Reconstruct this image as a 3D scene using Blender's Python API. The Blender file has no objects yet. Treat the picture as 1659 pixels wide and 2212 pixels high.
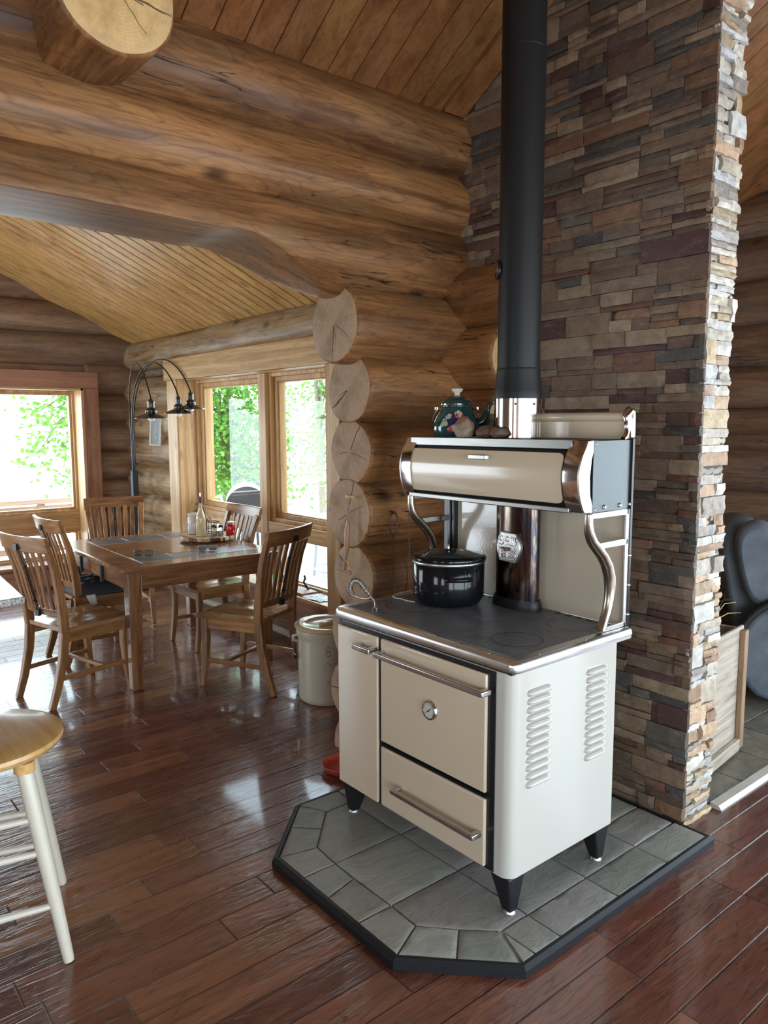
import bpy, math, random
from mathutils import Vector, Matrix, noise
PI = math.pi
sc = bpy.context.scene
C = sc.collection
W = {}            # world translation of each parent built in world coordinates

# ------------------------------------------------------------------ geometry collector
class G:
    def __init__(s):
        s.v = []; s.f = []; s.c = []; s.mi = []; s.cur = 0
    def add(s, vs, fs, col=None):
        o = len(s.v); s.v += [tuple(v) for v in vs]
        for f in fs:
            s.f.append(tuple(i + o for i in f)); s.c.append(col); s.mi.append(s.cur)
        return s
    def box(s, x0, x1, y0, y1, z0, z1, col=None, M=None):
        vs = [Vector((x, y, z)) for z in (z0, z1) for y in (y0, y1) for x in (x0, x1)]
        if M: vs = [M @ v for v in vs]
        return s.add(vs, [(0,2,3,1),(4,5,7,6),(0,1,5,4),(2,6,7,3),(0,4,6,2),(1,3,7,5)], col)
    def hexa(s, b, t, col=None):      # bottom loop / top loop of n points
        n = len(b); vs = list(b) + list(t)
        fs = [tuple(range(n))[::-1], tuple(range(n, 2*n))] + [(i, (i+1) % n, n+(i+1) % n, n+i) for i in range(n)]
        return s.add(vs, fs, col)
    def prism(s, poly, a, b, axis='z', col=None):
        def P(p, h):
            return {'z': (p[0], p[1], h), 'y': (p[0], h, p[1]), 'x': (h, p[0], p[1])}[axis]
        return s.hexa([P(p, a) for p in poly], [P(p, b) for p in poly], col)
    def tube(s, pts, r, n=10, closed=False, cap=True, flat=None, col=None):
        pts = [Vector(p) for p in pts]; m = len(pts)
        rs = r if isinstance(r, (list, tuple)) else [r]*m
        T = []
        for i in range(m):
            if closed: t = pts[(i+1) % m] - pts[i-1]
            else: t = pts[min(i+1, m-1)] - pts[max(i-1, 0)]
            T.append(t.normalized())
        up = Vector((0, 0, 1)) if abs(T[0].z) < .9 else Vector((1, 0, 0))
        nrm = (up - T[0]*up.dot(T[0])).normalized(); vs = []
        for i in range(m):
            if i:
                q = T[i-1].rotation_difference(T[i]); nrm = q @ nrm
                nrm = (nrm - T[i]*nrm.dot(T[i])).normalized()
            b = T[i].cross(nrm)
            for k in range(n):
                a = 2*PI*k/n
                vs.append(pts[i] + nrm*math.cos(a)*rs[i]*(flat or 1) + b*math.sin(a)*rs[i])
        fs = []
        for i in range(m if closed else m-1):
            j = (i+1) % m
            for k in range(n):
                l = (k+1) % n
                fs.append((i*n+k, i*n+l, j*n+l, j*n+k))
        if cap and not closed:
            fs.append(tuple(range(n))[::-1]); fs.append(tuple((m-1)*n+k for k in range(n)))
        return s.add(vs, fs, col)
    def lathe(s, prof, c=(0,0,0), n=32, sx=1, sy=1, axis='z', col=None):
        vs = []; rings = []
        for r, z in prof:
            if r < 1e-6:
                rings.append([len(vs)]); vs.append((0, 0, z))
            else:
                rings.append(list(range(len(vs), len(vs)+n)))
                vs += [(r*math.cos(2*PI*k/n)*sx, r*math.sin(2*PI*k/n)*sy, z) for k in range(n)]
        fs = []
        for a, b in zip(rings, rings[1:]):
            for k in range(n):
                l = (k+1) % n
                if len(a) == 1 and len(b) == 1: continue
                if len(a) == 1: fs.append((a[0], b[l], b[k])[::-1])
                elif len(b) == 1: fs.append((a[k], a[l], b[0]))
                else: fs.append((a[k], a[l], b[l], b[k]))
        if len(rings[0]) > 1: fs.append(tuple(rings[0])[::-1])
        if len(rings[-1]) > 1: fs.append(tuple(rings[-1]))
        if axis == 'x': vs = [(z, x, y) for x, y, z in vs]
        if axis == 'y': vs = [(y, z, x) for x, y, z in vs]
        vs = [(v[0]+c[0], v[1]+c[1], v[2]+c[2]) for v in vs]
        return s.add(vs, fs, col)
    def grid(s, rows, col=None, closeu=False):
        nu = len(rows[0]); vs = [p for r in rows for p in r]; fs = []
        for i in range(len(rows)-1):
            for j in range(nu if closeu else nu-1):
                k = (j+1) % nu
                fs.append((i*nu+j, i*nu+k, (i+1)*nu+k, (i+1)*nu+j))
        return s.add(vs, fs, col)
    def xf(s, M):
        s.v = [tuple(M @ Vector(v)) for v in s.v]; return s

def tag(o, label=None, cat=None, group=None, kind=None):
    if label: o['label'] = label
    if cat: o['category'] = cat
    if group: o['group'] = group
    if kind: o['kind'] = kind
    return o

def obj(name, g, mat, parent=None, bevel=0, smooth=35, seg=2, world=True, loc=None, subsurf=0, solid=0):
    """link a collector as one mesh object; world=True: its vertices are world coordinates"""
    me = bpy.data.meshes.new(name)
    off = Vector((0, 0, 0))
    if loc is not None: off = Vector(loc)
    base = Vector(W.get(parent.name, (0, 0, 0))) if (parent and world) else Vector((0, 0, 0))
    me.from_pydata([Vector(v) - (off if loc is not None else base) for v in g.v], [], g.f)
    mats = mat if isinstance(mat, (list, tuple)) else [mat]
    for m in mats: me.materials.append(m)
    if len(mats) > 1: me.polygons.foreach_set('material_index', g.mi)
    if any(c is not None for c in g.c):
        at = me.color_attributes.new('Col', 'FLOAT_COLOR', 'CORNER')
        buf = []
        for p, c in zip(me.polygons, g.c):
            c = c or (1, 1, 1)
            buf += [c[0], c[1], c[2], 1.0]*p.loop_total
        at.data.foreach_set('color', buf)
    me.update()
    if smooth:
        me.polygons.foreach_set('use_smooth', [True]*len(me.polygons))
        try: me.set_sharp_from_angle(angle=math.radians(smooth))
        except Exception: pass
    o = bpy.data.objects.new(name, me); C.objects.link(o)
    if loc is not None:
        o.location = off - base
    if parent: o.parent = parent
    if world: W[o.name] = tuple(off if loc is not None else base)
    else: W[o.name] = (0, 0, 0)
    if bevel:
        b = o.modifiers.new('bevel', 'BEVEL'); b.width = bevel; b.segments = seg; b.limit_method = 'ANGLE'
        b.angle_limit = math.radians(40)
        if smooth: b.harden_normals = False
    if subsurf:
        m = o.modifiers.new('sub', 'SUBSURF'); m.levels = m.render_levels = subsurf
    return o

def thing(name, label, cat, loc=(0,0,0), rz=0, group=None):
    o = bpy.data.objects.new(name, None); C.objects.link(o)
    o.empty_display_size = .05
    o.location = loc; o.rotation_euler = (0, 0, rz); W[o.name] = tuple(loc)
    return tag(o, label, cat, group)

def struct_root(name, loc=(0,0,0)):
    o = bpy.data.objects.new(name, None); C.objects.link(o); o.location = loc; W[o.name] = tuple(loc)
    o['kind'] = 'structure'; return o

def struct(name, g, mat, **k):
    o = obj(name, g, mat, **k); o['kind'] = 'structure'; return o

def copy_tree(o, parent=None):
    c = o.copy(); C.objects.link(c); c.parent = parent
    for ch in list(o.children): copy_tree(ch, c)
    return c

# ------------------------------------------------------------------ materials
class N:
    def __init__(s, name):
        s.m = bpy.data.materials.new(name); s.m.use_nodes = True
        s.t = s.m.node_tree; s.t.nodes.clear()
        s.out = s.n('ShaderNodeOutputMaterial')
    def n(s, typ, **kw):
        nd = s.t.nodes.new(typ)
        for k, v in kw.items():
            if isinstance(v, bpy.types.NodeSocket): s.l(v, nd.inputs[k.replace('_', ' ')])
            elif k.replace('_', ' ') in nd.inputs and not hasattr(nd, k): nd.inputs[k.replace('_', ' ')].default_value = v
            elif hasattr(nd, k): setattr(nd, k, v)
            else: nd.inputs[k.replace('_', ' ')].default_value = v
        return nd
    def l(s, a, b): s.t.links.new(a, b)
    def val(s, sock, v):
        if isinstance(v, bpy.types.NodeSocket): s.l(v, sock)
        else: sock.default_value = v
    def math(s, op, a, b=None, c=None, clamp=False):
        nd = s.t.nodes.new('ShaderNodeMath'); nd.operation = op; nd.use_clamp = clamp
        s.val(nd.inputs[0], a)
        if b is not None: s.val(nd.inputs[1], b)
        if c is not None: s.val(nd.inputs[2], c)
        return nd.outputs[0]
    def vmath(s, op, a, b=None, scale=None):
        nd = s.t.nodes.new('ShaderNodeVectorMath'); nd.operation = op
        s.val(nd.inputs[0], a)
        if b is not None: s.val(nd.inputs[1], b)
        if scale is not None: s.val(nd.inputs[3], scale)
        return nd.outputs['Value'] if op in ('LENGTH', 'DISTANCE', 'DOT_PRODUCT') else nd.outputs[0]
    def noise(s, vec, scale, detail=4, rough=.55, dist=0, dim='3D'):
        nd = s.t.nodes.new('ShaderNodeTexNoise'); nd.noise_dimensions = dim
        s.l(vec, nd.inputs['Vector'])
        nd.inputs['Scale'].default_value = scale; nd.inputs['Detail'].default_value = detail
        nd.inputs['Roughness'].default_value = rough; nd.inputs['Distortion'].default_value = dist
        return nd.outputs[0]
    def ramp(s, fac, stops, interp='LINEAR'):
        nd = s.t.nodes.new('ShaderNodeValToRGB'); nd.color_ramp.interpolation = interp
        cr = nd.color_ramp
        while len(cr.elements) < len(stops): cr.elements.new(.5)
        for e, (p, c) in zip(cr.elements, stops):
            e.position = p; e.color = (c[0], c[1], c[2], 1) if not isinstance(c, (int, float)) else (c, c, c, 1)
        s.l(fac, nd.inputs[0]); return nd.outputs[0]
    def mix(s, fac, a, b, mode='MIX'):
        nd = s.t.nodes.new('ShaderNodeMix'); nd.data_type = 'RGBA'; nd.blend_type = mode
        s.val(nd.inputs[0], fac)
        for k, v in ((6, a), (7, b)):
            if isinstance(v, bpy.types.NodeSocket): s.l(v, nd.inputs[k])
            else: nd.inputs[k].default_value = (v[0], v[1], v[2], 1)
        return nd.outputs[2]
    def mapping(s, vec, scale=(1,1,1), loc=(0,0,0), rot=(0,0,0)):
        nd = s.t.nodes.new('ShaderNodeMapping'); s.l(vec, nd.inputs[0])
        nd.inputs['Scale'].default_value = scale; nd.inputs['Location'].default_value = loc; nd.inputs['Rotation'].default_value = rot
        return nd.outputs[0]
    def coord(s, which='Object', rnd=True):
        tc = s.t.nodes.new('ShaderNodeTexCoord').outputs[which]
        if not rnd: return tc
        oi = s.t.nodes.new('ShaderNodeObjectInfo').outputs['Random']
        k = s.math('MULTIPLY', oi, 31.7)
        cb = s.t.nodes.new('ShaderNodeCombineXYZ')
        for i in range(3): s.l(k, cb.inputs[i])
        s.rnd = oi
        return s.vmath('ADD', tc, cb.outputs[0])
    def bump(s, h, strength=.3, dist=.01, normal=None):
        nd = s.t.nodes.new('ShaderNodeBump'); nd.inputs['Strength'].default_value = strength
        nd.inputs['Distance'].default_value = dist; s.l(h, nd.inputs['Height'])
        if normal: s.l(normal, nd.inputs['Normal'])
        return nd.outputs[0]
    def pbr(s, col, rough=.5, metal=0, normal=None, coat=0, spec=.5, **kw):
        p = s.t.nodes.new('ShaderNodeBsdfPrincipled')
        if isinstance(col, bpy.types.NodeSocket): s.l(col, p.inputs['Base Color'])
        else: p.inputs['Base Color'].default_value = (*col, 1)
        s.val(p.inputs['Roughness'], rough); s.val(p.inputs['Metallic'], metal)
        p.inputs['Coat Weight'].default_value = coat; p.inputs['Coat Roughness'].default_value = .08
        p.inputs['Specular IOR Level'].default_value = spec
        for k, v in kw.items(): s.val(p.inputs[k.replace('_', ' ')], v)
        if normal: s.l(normal, p.inputs['Normal'])
        s.l(p.outputs[0], s.out.inputs[0]); s.p = p
        return s.m

def plain(name, col, rough=.5, metal=0, coat=0, var=.06, bump=0, scale=40, **kw):
    k = N(name); c = k.coord()
    n = k.noise(c, scale, 3)
    cc = k.mix(k.math('MULTIPLY', n, 1.0), tuple(x*(1-var) for x in col), tuple(min(1, x*(1+var)) for x in col))
    nr = k.bump(n, bump, .002) if bump else None
    return k.pbr(cc, rough, metal, nr, coat, **kw)

def wood(name, dark, mid, light, axis='X', rough=.5, coat=0, knots=1.0, cracks=0.0, grey=None, along=.7, across=11, bump=.25, fine=70, tone=.25, spec=.4, knotscale=1.0, figure=0, vc=False):
    k = N(name); c = k.coord()
    if vc:
        at = k.t.nodes.new('ShaderNodeAttribute'); at.attribute_name = 'Col'
        c = k.vmath('ADD', c, k.vmath('SCALE', at.outputs['Color'], scale=23.0))
    def sc3(a, b): return {'X': (a, b, b), 'Y': (b, a, b), 'Z': (b, b, a)}[axis]
    m1 = k.mapping(c, sc3(along, across))
    n1 = k.noise(m1, 1.0, 5, .6, .8)
    col = k.ramp(n1, [(.30, dark), (.46, mid), (.66, light)])
    n2 = k.noise(c, 1.7, 3, .6)
    col = k.mix(k.ramp(n2, [(.35, 0.0), (.7, .55)]), col, k.mix(.5, col, light))
    if grey:
        n3 = k.noise(k.mapping(c, sc3(1.3, 3.2)), 1.4, 5, .65)
        col = k.mix(k.ramp(n3, [(.48, 0.0), (.68, .75)]), col, grey)
    if figure:
        m5 = k.mapping(c, sc3(1.2, 7))
        nf = k.noise(m5, 1.1, 2, .5, .3)
        w = k.math('ABSOLUTE', k.math('SUBTRACT', k.math('FRACT', k.math('MULTIPLY', nf, 14.0)), .5))
        col = k.mix(k.ramp(w, [(0.0, figure), (.16, 0.0)]), col, dark)
    n6 = k.noise(k.mapping(c, sc3(2.6, 12)), 1.3, 6, .7, .5)
    col = k.mix(k.ramp(n6, [(.54, 0.0), (.66, .4)]), col, light)
    col = k.mix(k.ramp(n6, [(.30, .55), (.44, 0.0)]), col, dark)
    n4 = k.noise(k.mapping(c, sc3(3.0, fine)), 1.0, 3, .6)
    col = k.mix(k.ramp(n4, [(.3, .45), (.55, 0.0)]), col, dark)
    h = k.math('MULTIPLY', n4, .4)
    h = k.math('ADD', h, k.math('MULTIPLY', n1, .6))
    if knots:
        v = k.t.nodes.new('ShaderNodeTexVoronoi'); k.l(k.mapping(c, sc3(2.2*knotscale, 4.2*knotscale)), v.inputs['Vector']); v.inputs['Scale'].default_value = 1.0
        kn = k.ramp(v.outputs['Distance'], [(.04, 1.0), (.09, .6), (.16, 0.0)])
        col = k.mix(k.math('MULTIPLY', kn, .8*knots), col, (dark[0]*.45, dark[1]*.4, dark[2]*.4))
    if cracks:
        n5 = k.noise(k.mapping(c, sc3(.45, 6.0)), 1.0, 4, .6)
        a = k.math('ABSOLUTE', k.math('SUBTRACT', n5, .5))
        m6 = k.noise(k.mapping(c, sc3(.8, 2.0)), 1.0, 2)
        a = k.math('ADD', a, k.ramp(m6, [(.45, .06), (.56, 0.0)]))
        ck = k.ramp(a, [(0.0, 1.0), (.0045, 0.0)])
        col = k.mix(k.math('MULTIPLY', ck, cracks), col, (dark[0]*.18, dark[1]*.15, dark[2]*.15))
        h = k.math('SUBTRACT', h, k.math('MULTIPLY', ck, 1.5))
    # tone per piece
    tn = k.math('ADD', 1-tone/2, k.math('MULTIPLY', k.rnd, tone))
    cb = k.t.nodes.new('ShaderNodeCombineXYZ')
    for i in range(3): k.l(tn, cb.inputs[i])
    col = k.mix(1.0, col, cb.outputs[0], 'MULTIPLY')
    if vc: col = k.mix(1.0, col, k.mix(.5, (1, 1, 1), at.outputs['Color']), 'MULTIPLY')
    return k.pbr(col, rough, 0, k.bump(h, bump, .004), coat, spec)

def log_end_mat(name, a, b, edge, axis='X', seed=0.0):
    k = N(name); c = k.coord(rnd=False); oi = k.t.nodes.new('ShaderNodeObjectInfo').outputs['Random']
    sp = k.t.nodes.new('ShaderNodeSeparateXYZ'); k.l(c, sp.inputs[0])
    u, v = {'X': (1, 2), 'Y': (0, 2)}[axis]
    U, V = sp.outputs[u], sp.outputs[v]
    wob = k.noise(c, 6, 3)
    r = k.math('SQRT', k.math('ADD', k.math('MULTIPLY', U, U), k.math('MULTIPLY', V, V)))
    rr = k.math('ADD', r, k.math('MULTIPLY', wob, .035))
    ring = k.math('SINE', k.math('MULTIPLY', rr, 620.0))
    ring = k.math('MULTIPLY_ADD', ring, .5, .5)
    ang = k.math('ARCTAN2', V, U)
    st = k.t.nodes.new('ShaderNodeCombineXYZ'); k.l(k.math('MULTIPLY', ang, 16.0), st.inputs[0]); k.l(k.math('MULTIPLY', r, 9.0), st.inputs[1])
    k.l(k.math('MULTIPLY', oi, 50.0), st.inputs[2])
    rays = k.noise(st.outputs[0], 1.0, 4, .6)
    col = k.mix(k.math('MULTIPLY', ring, .28), a, b)
    col = k.mix(k.ramp(rays, [(.3, .4), (.55, 0.0)]), col, b)
    blot = k.noise(c, 9, 5, .65)
    col = k.mix(k.ramp(blot, [(.45, 0.0), (.7, .65)]), col, tuple(x*.62 for x in b))
    # radial checks
    ck = None
    for i, (off, wd, ln) in enumerate(((0.0, .0034, .17), (2.4, .0018, .08), (4.3, .0014, .13))):
        a0 = k.math('ADD', k.math('MULTIPLY', oi, 6.28*(1+i*.7)), off+seed)
        dd = k.math('ABSOLUTE', k.math('SINE', k.math('MULTIPLY', k.math('SUBTRACT', k.math('ADD', ang, k.math('MULTIPLY', wob, .5)), a0), .5)))
        dd = k.math('MULTIPLY', k.math('MULTIPLY', dd, r), 2.0)
        g = k.math('LESS_THAN', dd, wd); g = k.math('MULTIPLY', g, k.math('LESS_THAN', r, ln)); g = k.math('MULTIPLY', g, k.math('GREATER_THAN', r, .012))
        ck = g if ck is None else k.math('MAXIMUM', ck, g)
    col = k.mix(k.math('MULTIPLY', ck, .85), col, (.03, .02, .012))
    col = k.mix(k.ramp(r, [(.135, 0.0), (.17, .35)]), col, edge)
    h = k.math('SUBTRACT', k.math('ADD', k.math('MULTIPLY', rays, .5), k.math('MULTIPLY', ring, .12)), ck)
    return k.pbr(col, .7, 0, k.bump(h, .4, .004), 0, .3)

M = {}
LD, LM, LL, LG = (.052, .018, .006), (.195, .080, .025), (.42, .20, .074), (.20, .118, .056)
for ax in 'XY':
    M['log'+ax] = wood('peeled_log_'+ax, LD, LM, LL, ax, rough=.48, knots=1.0, cracks=1.0, grey=LG, along=.8, across=9, bump=.3, tone=.3, figure=.35)
    M['plog'+ax] = wood('pale_log_'+ax, LD, (.24, .14, .065), (.38, .25, .13), ax, rough=.48, knots=1.0, cracks=1.0, grey=(.36, .30, .22), along=.8, across=9, bump=.3, tone=.3)
    M['dlog'+ax] = wood('dark_log_'+ax, (.09, .045, .025), (.21, .115, .065), (.32, .2, .12), ax, rough=.5, knots=.8, cracks=.8, grey=(.19, .14, .12), along=.8, across=8, bump=.3, tone=.25, figure=.3)
M['end'] = log_end_mat('log_cut_end', (.42, .28, .17), (.24, .145, .08), (.42, .27, .15), 'X')
M['endY'] = log_end_mat('beam_cut_end', (.70, .46, .20), (.52, .31, .12), (.6, .42, .22), 'Y', 1.0)
M['ceil'] = wood('ceiling_pine', (.11, .040, .014), (.22, .088, .030), (.30, .135, .050), 'Y', rough=.42, knots=.9, along=.9, across=9, bump=.12, tone=.2, knotscale=1.2, vc=True)
M['ceilX'] = wood('dining_ceiling_pine', (.24, .115, .038), (.46, .25, .085), (.60, .35, .13), 'X', rough=.4, knots=.9, along=.9, across=9, bump=.12, tone=.2, knotscale=1.2, vc=True)
M['groove'] = plain('board_gap', (.05, .025, .012), .7)
HD, HM, HL = (.30, .15, .055), (.47, .27, .115), (.62, .41, .20)
for ax in 'XYZ':
    M['trim'+ax] = wood('honey_pine_'+ax, HD, HM, HL, ax, rough=.4, knots=.7, along=.6, across=14, bump=.12, tone=.15, figure=.15)
    M['rtrim'+ax] = wood('red_pine_'+ax, (.17, .07, .04), (.30, .14, .08), (.4, .2, .12), ax, rough=.45, knots=.9, along=.6, across=12, bump=.12, tone=.1)
    M['chair'+ax] = wood('chair_acacia_'+ax, (.085, .030, .010), (.22, .092, .032), (.37, .185, .068), ax, rough=.3, knots=.25, along=1.6, across=16, bump=.1, tone=.35, spec=.5)
    M['table'+ax] = wood('table_wood_'+ax, (.08, .03, .013), (.19, .085, .036), (.30, .15, .065), ax, rough=.2, knots=.3, along=1.2, across=14, bump=.08, tone=.2, coat=.3)
M['seat'] = wood('chair_seat_wood', (.12, .05, .02), (.26, .125, .05), (.38, .21, .09), 'X', rough=.2, knots=.2, along=1.4, across=12, bump=.06, tone=.25, coat=.3)
M['oak'] = wood('stool_seat_oak', (.42, .22, .07), (.62, .37, .13), (.72, .47, .2), 'Y', rough=.25, knots=0, along=1.5, across=16, bump=.08, tone=.1, coat=.2)
M['crate'] = wood('weathered_crate', (.18, .14, .10), (.38, .32, .25), (.52, .45, .37), 'X', rough=.8, knots=.4, along=1.4, across=20, bump=.6, tone=.2)
M['post'] = wood('crate_post_pine', (.17, .10, .05), (.27, .17, .095), (.34, .23, .14), 'Z', rough=.6, knots=0, along=1.4, across=20, bump=.3, tone=.1)
M['handlewood'] = wood('carved_handle', (.16, .07, .03), (.32, .16, .07), (.42, .24, .12), 'Z', rough=.4, knots=0, along=6, across=60, bump=.1)
M['deck'] = wood('deck_board', (.3, .25, .2), (.45, .4, .34), (.6, .55, .5), 'X', rough=.7, knots=.2)
M['rail'] = wood('deck_rail', (.2, .11, .07), (.33, .2, .13), (.45, .3, .2), 'X', rough=.7, knots=.2)

# ---- plank floor
def floor_mat():
    k = N('hand_scraped_plank_floor'); c = k.coord(rnd=False)
    sp = k.t.nodes.new('ShaderNodeSeparateXYZ'); k.l(c, sp.inputs[0]); X, Y = sp.outputs[0], sp.outputs[1]
    PW, PL = .1285, 1.5
    v = k.math('DIVIDE', k.math('SUBTRACT', Y, 1.203), PW); row = k.math('FLOOR', v); fv = k.math('SUBTRACT', v, row)
    wn = k.t.nodes.new('ShaderNodeTexWhiteNoise'); wn.noise_dimensions = '1D'; k.l(row, wn.inputs['W'])
    u = k.math('DIVIDE', k.math('ADD', X, k.math('MULTIPLY', wn.outputs['Value'], 7.0)), PL)
    # alternate long and short boards
    colid = k.math('FLOOR', u); fu = k.math('SUBTRACT', u, colid)
    cut = k.math('GREATER_THAN', fu, k.math('MULTIPLY_ADD', wn.outputs['Value'], .3, .36))
    cid = k.math('MULTIPLY_ADD', colid, 2.0, cut)
    wid = k.t.nodes.new('ShaderNodeCombineXYZ'); k.l(row, wid.inputs[0]); k.l(cid, wid.inputs[1])
    wn2 = k.t.nodes.new('ShaderNodeTexWhiteNoise'); wn2.noise_dimensions = '2D'; k.l(wid.outputs[0], wn2.inputs['Vector'])
    R = wn2.outputs['Value']; RC = wn2.outputs['Color']
    dcut = k.math('ABSOLUTE', k.math('SUBTRACT', fu, k.math('MULTIPLY_ADD', wn.outputs['Value'], .3, .36)))
    de = k.math('MINIMUM', k.math('MINIMUM', fu, k.math('SUBTRACT', 1.0, fu)), dcut)
    de = k.math('MULTIPLY', de, PL)
    dv = k.math('MULTIPLY', k.math('MINIMUM', fv, k.math('SUBTRACT', 1.0, fv)), PW)
    d = k.math('MINIMUM', de, dv)
    seam = k.ramp(d, [(.0005, 1.0), (.0018, 0.0)])
    off = k.vmath('SCALE', RC, scale=17.0)
    cc = k.vmath('ADD', c, off)
    m1 = k.mapping(cc, (1.3, 12, 1))
    n1 = k.noise(m1, 1.2, 5, .62, .7)
    base = k.ramp(R, [(0.0, (.095, .026, .016)), (.35, (.15, .045, .026)), (.7, (.20, .068, .036)), (.9, (.26, .10, .046)), (1.0, (.33, .155, .068))])
    col = k.mix(k.ramp(n1, [(.3, .55), (.6, 0.0)]), base, (.05, .016, .010))
    col = k.mix(k.ramp(n1, [(.55, 0.0), (.8, .5)]), col, (.25, .11, .05))
    nf = k.noise(k.mapping(cc, (.9, 7.0, 1)), 1.2, 3, .55, .3)
    fg = k.math('ABSOLUTE', k.math('SUBTRACT', k.math('FRACT', k.math('MULTIPLY', nf, 13.0)), .5))
    col = k.mix(k.ramp(fg, [(0.0, .6), (.15, 0.0)]), col, (.04, .014, .009))
    sc2 = k.noise(k.mapping(c, (4, 4, 1)), 3, 5, .7)
    col = k.mix(k.ramp(sc2, [(.5, 0.0), (.8, .25)]), col, (.22, .12, .08))
    col = k.mix(k.math('MULTIPLY', seam, .85), col, (.02, .009, .006))
    scr = k.noise(k.mapping(cc, (5, 26, 1)), 1.0, 3, .55, 1.2)
    scr2 = k.noise(k.mapping(cc, (2.5, 9, 1)), 1.0, 2, .5, .4)
    scr3 = k.noise(k.mapping(cc, (14, 34, 1)), 1.0, 3, .6, .8)
    h = k.math('ADD', k.math('ADD', k.math('MULTIPLY', scr, .7), k.math('MULTIPLY', scr3, .35)), k.math('MULTIPLY', scr2, .9))
    h = k.math('SUBTRACT', h, k.math('MULTIPLY', seam, .6))
    h = k.math('SUBTRACT', h, k.math('MULTIPLY', k.ramp(fg, [(0.0, 1.0), (.13, 0.0)]), .06))
    ro = k.ramp(n1, [(.3, .22), (.7, .32)])
    return k.pbr(col, ro, 0, k.bump(h, .7, .006), .5, .6)
M['floor'] = floor_mat()

def stone_mat(name, bump=.7, sheen=.62):
    k = N(name); c = k.coord(rnd=False)
    at = k.t.nodes.new('ShaderNodeAttribute'); at.attribute_name = 'Col'
    n1 = k.noise(c, 22, 6, .65, .4); n2 = k.noise(c, 90, 4, .6); n3 = k.noise(k.mapping(c, (6, 6, 25)), 1.5, 4, .6)
    col = k.mix(k.ramp(n1, [(.33, .75), (.6, 0.0)]), at.outputs['Color'], k.mix(.6, at.outputs['Color'], (.06, .045, .035)))
    col = k.mix(k.ramp(n2, [(.55, 0.0), (.75, .35)]), col, k.mix(.5, at.outputs['Color'], (.45, .38, .3)))
    col = k.mix(k.ramp(n3, [(.55, 0.0), (.78, .5)]), col, k.mix(.5, at.outputs['Color'], (.5, .4, .3)))
    h = k.math('ADD', k.math('MULTIPLY', n1, .8), k.math('MULTIPLY', n2, .25))
    return k.pbr(col, sheen, 0, k.bump(h, bump, .006), 0, .35)
M['stone'] = stone_mat('ledger_stone', 1.0)
def cleft_slate():
    k = N('cleft_slate'); c = k.coord(rnd=False)
    at = k.t.nodes.new('ShaderNodeAttribute'); at.attribute_name = 'Col'
    c2 = k.vmath('ADD', c, k.vmath('SCALE', at.outputs['Color'], scale=9.0))
    n1 = k.noise(k.mapping(c2, (5, 9, 5), rot=(0, 0, .5)), 1.6, 8, .68, 1.2)
    n2 = k.noise(c2, 60, 4, .65)
    st = k.math('ABSOLUTE', k.math('SUBTRACT', k.math('FRACT', k.math('MULTIPLY', n1, 5.0)), .5))
    ed = k.ramp(st, [(0.0, 1.0), (.05, 0.0)])
    col = k.mix(k.ramp(n1, [(.35, .5), (.62, 0.0)]), at.outputs['Color'], k.mix(.5, at.outputs['Color'], (.10, .105, .09)))
    col = k.mix(k.math('MULTIPLY', ed, .25), col, (.45, .45, .42))
    h = k.math('ADD', k.math('MULTIPLY', k.math('FLOOR', k.math('MULTIPLY', n1, 5.0)), .22), k.math('ADD', k.math('MULTIPLY', n1, .9), k.math('MULTIPLY', n2, .16)))
    return k.pbr(col, k.ramp(n2, [(.3, .34), (.7, .52)]), 0, k.bump(h, .75, .006), 0, .5)
M['slate'] = cleft_slate()

def enamel(name, col, rough=.1, orange=.03):
    k = N(name); c = k.coord(rnd=False)
    n = k.noise(c, 110, 2, .5)
    return k.pbr(col, rough, 0, k.bump(n, orange, .002), .6, .5)
M['cream'] = enamel('cream_enamel', (.66, .545, .39), .16)
M['cream_cool_lit'] = enamel('cream_enamel_cool_lit', (.52, .50, .445), .12)  # front's cream enamel, cooled in colour to imitate bluish daylight on the sides
M['plate'] = enamel('splash_enamel', (.55, .47, .36), .08, .12)
M['black'] = plain('black_enamel', (.012, .013, .015), .25)
M['iron'] = plain('cast_iron', (.010, .0105, .012), .36, 0, bump=.2, scale=200, spec=.35)
M['pipe'] = plain('stove_pipe_black', (.010, .010, .010), .45, spec=.3)
def metal(name, col, rough, smear=.12, scale=(8, 8, 8), bp=.06):
    k = N(name); c = k.coord(rnd=False); n = k.noise(k.mapping(c, scale), 2.5, 5, .6)
    rr = k.math('MULTIPLY_ADD', n, smear, rough-smear/2)
    return k.pbr(k.mix(n, tuple(x*.85 for x in col), col), rr, 1.0, k.bump(n, bp, .003) if bp else None)
M['nickel'] = metal('nickel_trim', (.86, .86, .84), .30, .16, (5, 5, 5), 0)
M['wood_reflect'] = metal('wood_reflect_nickel', (.50, .45, .37), .26, .12, bp=0)  # nickel with brown put into its colour to imitate reflected wood
M['dullsteel'] = metal('worn_steel', (.30, .29, .27), .36, .16, (20, 4, 20), bp=0)
M['chrome'] = metal('polished_chrome', (.70, .68, .65), .12, .08, bp=0)
M['brushed'] = metal('brushed_nickel', (.58, .56, .53), .32, .15, bp=0)
def flue():
    k = N('heat_tinted_steel'); c = k.coord(rnd=False)
    n = k.noise(k.mapping(c, (7, 7, 2.2)), 1.6, 4, .6, 1.0)
    col = k.ramp(n, [(.3, (.06, .05, .055)), (.45, (.17, .13, .10)), (.54, (.07, .05, .065)), (.60, (.05, .07, .075)), (.66, (.20, .15, .09)), (.78, (.30, .26, .21))])
    return k.pbr(col, .16, 1.0, k.bump(k.noise(c, 30, 3), .04, .003))
M['flue'] = flue()
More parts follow.
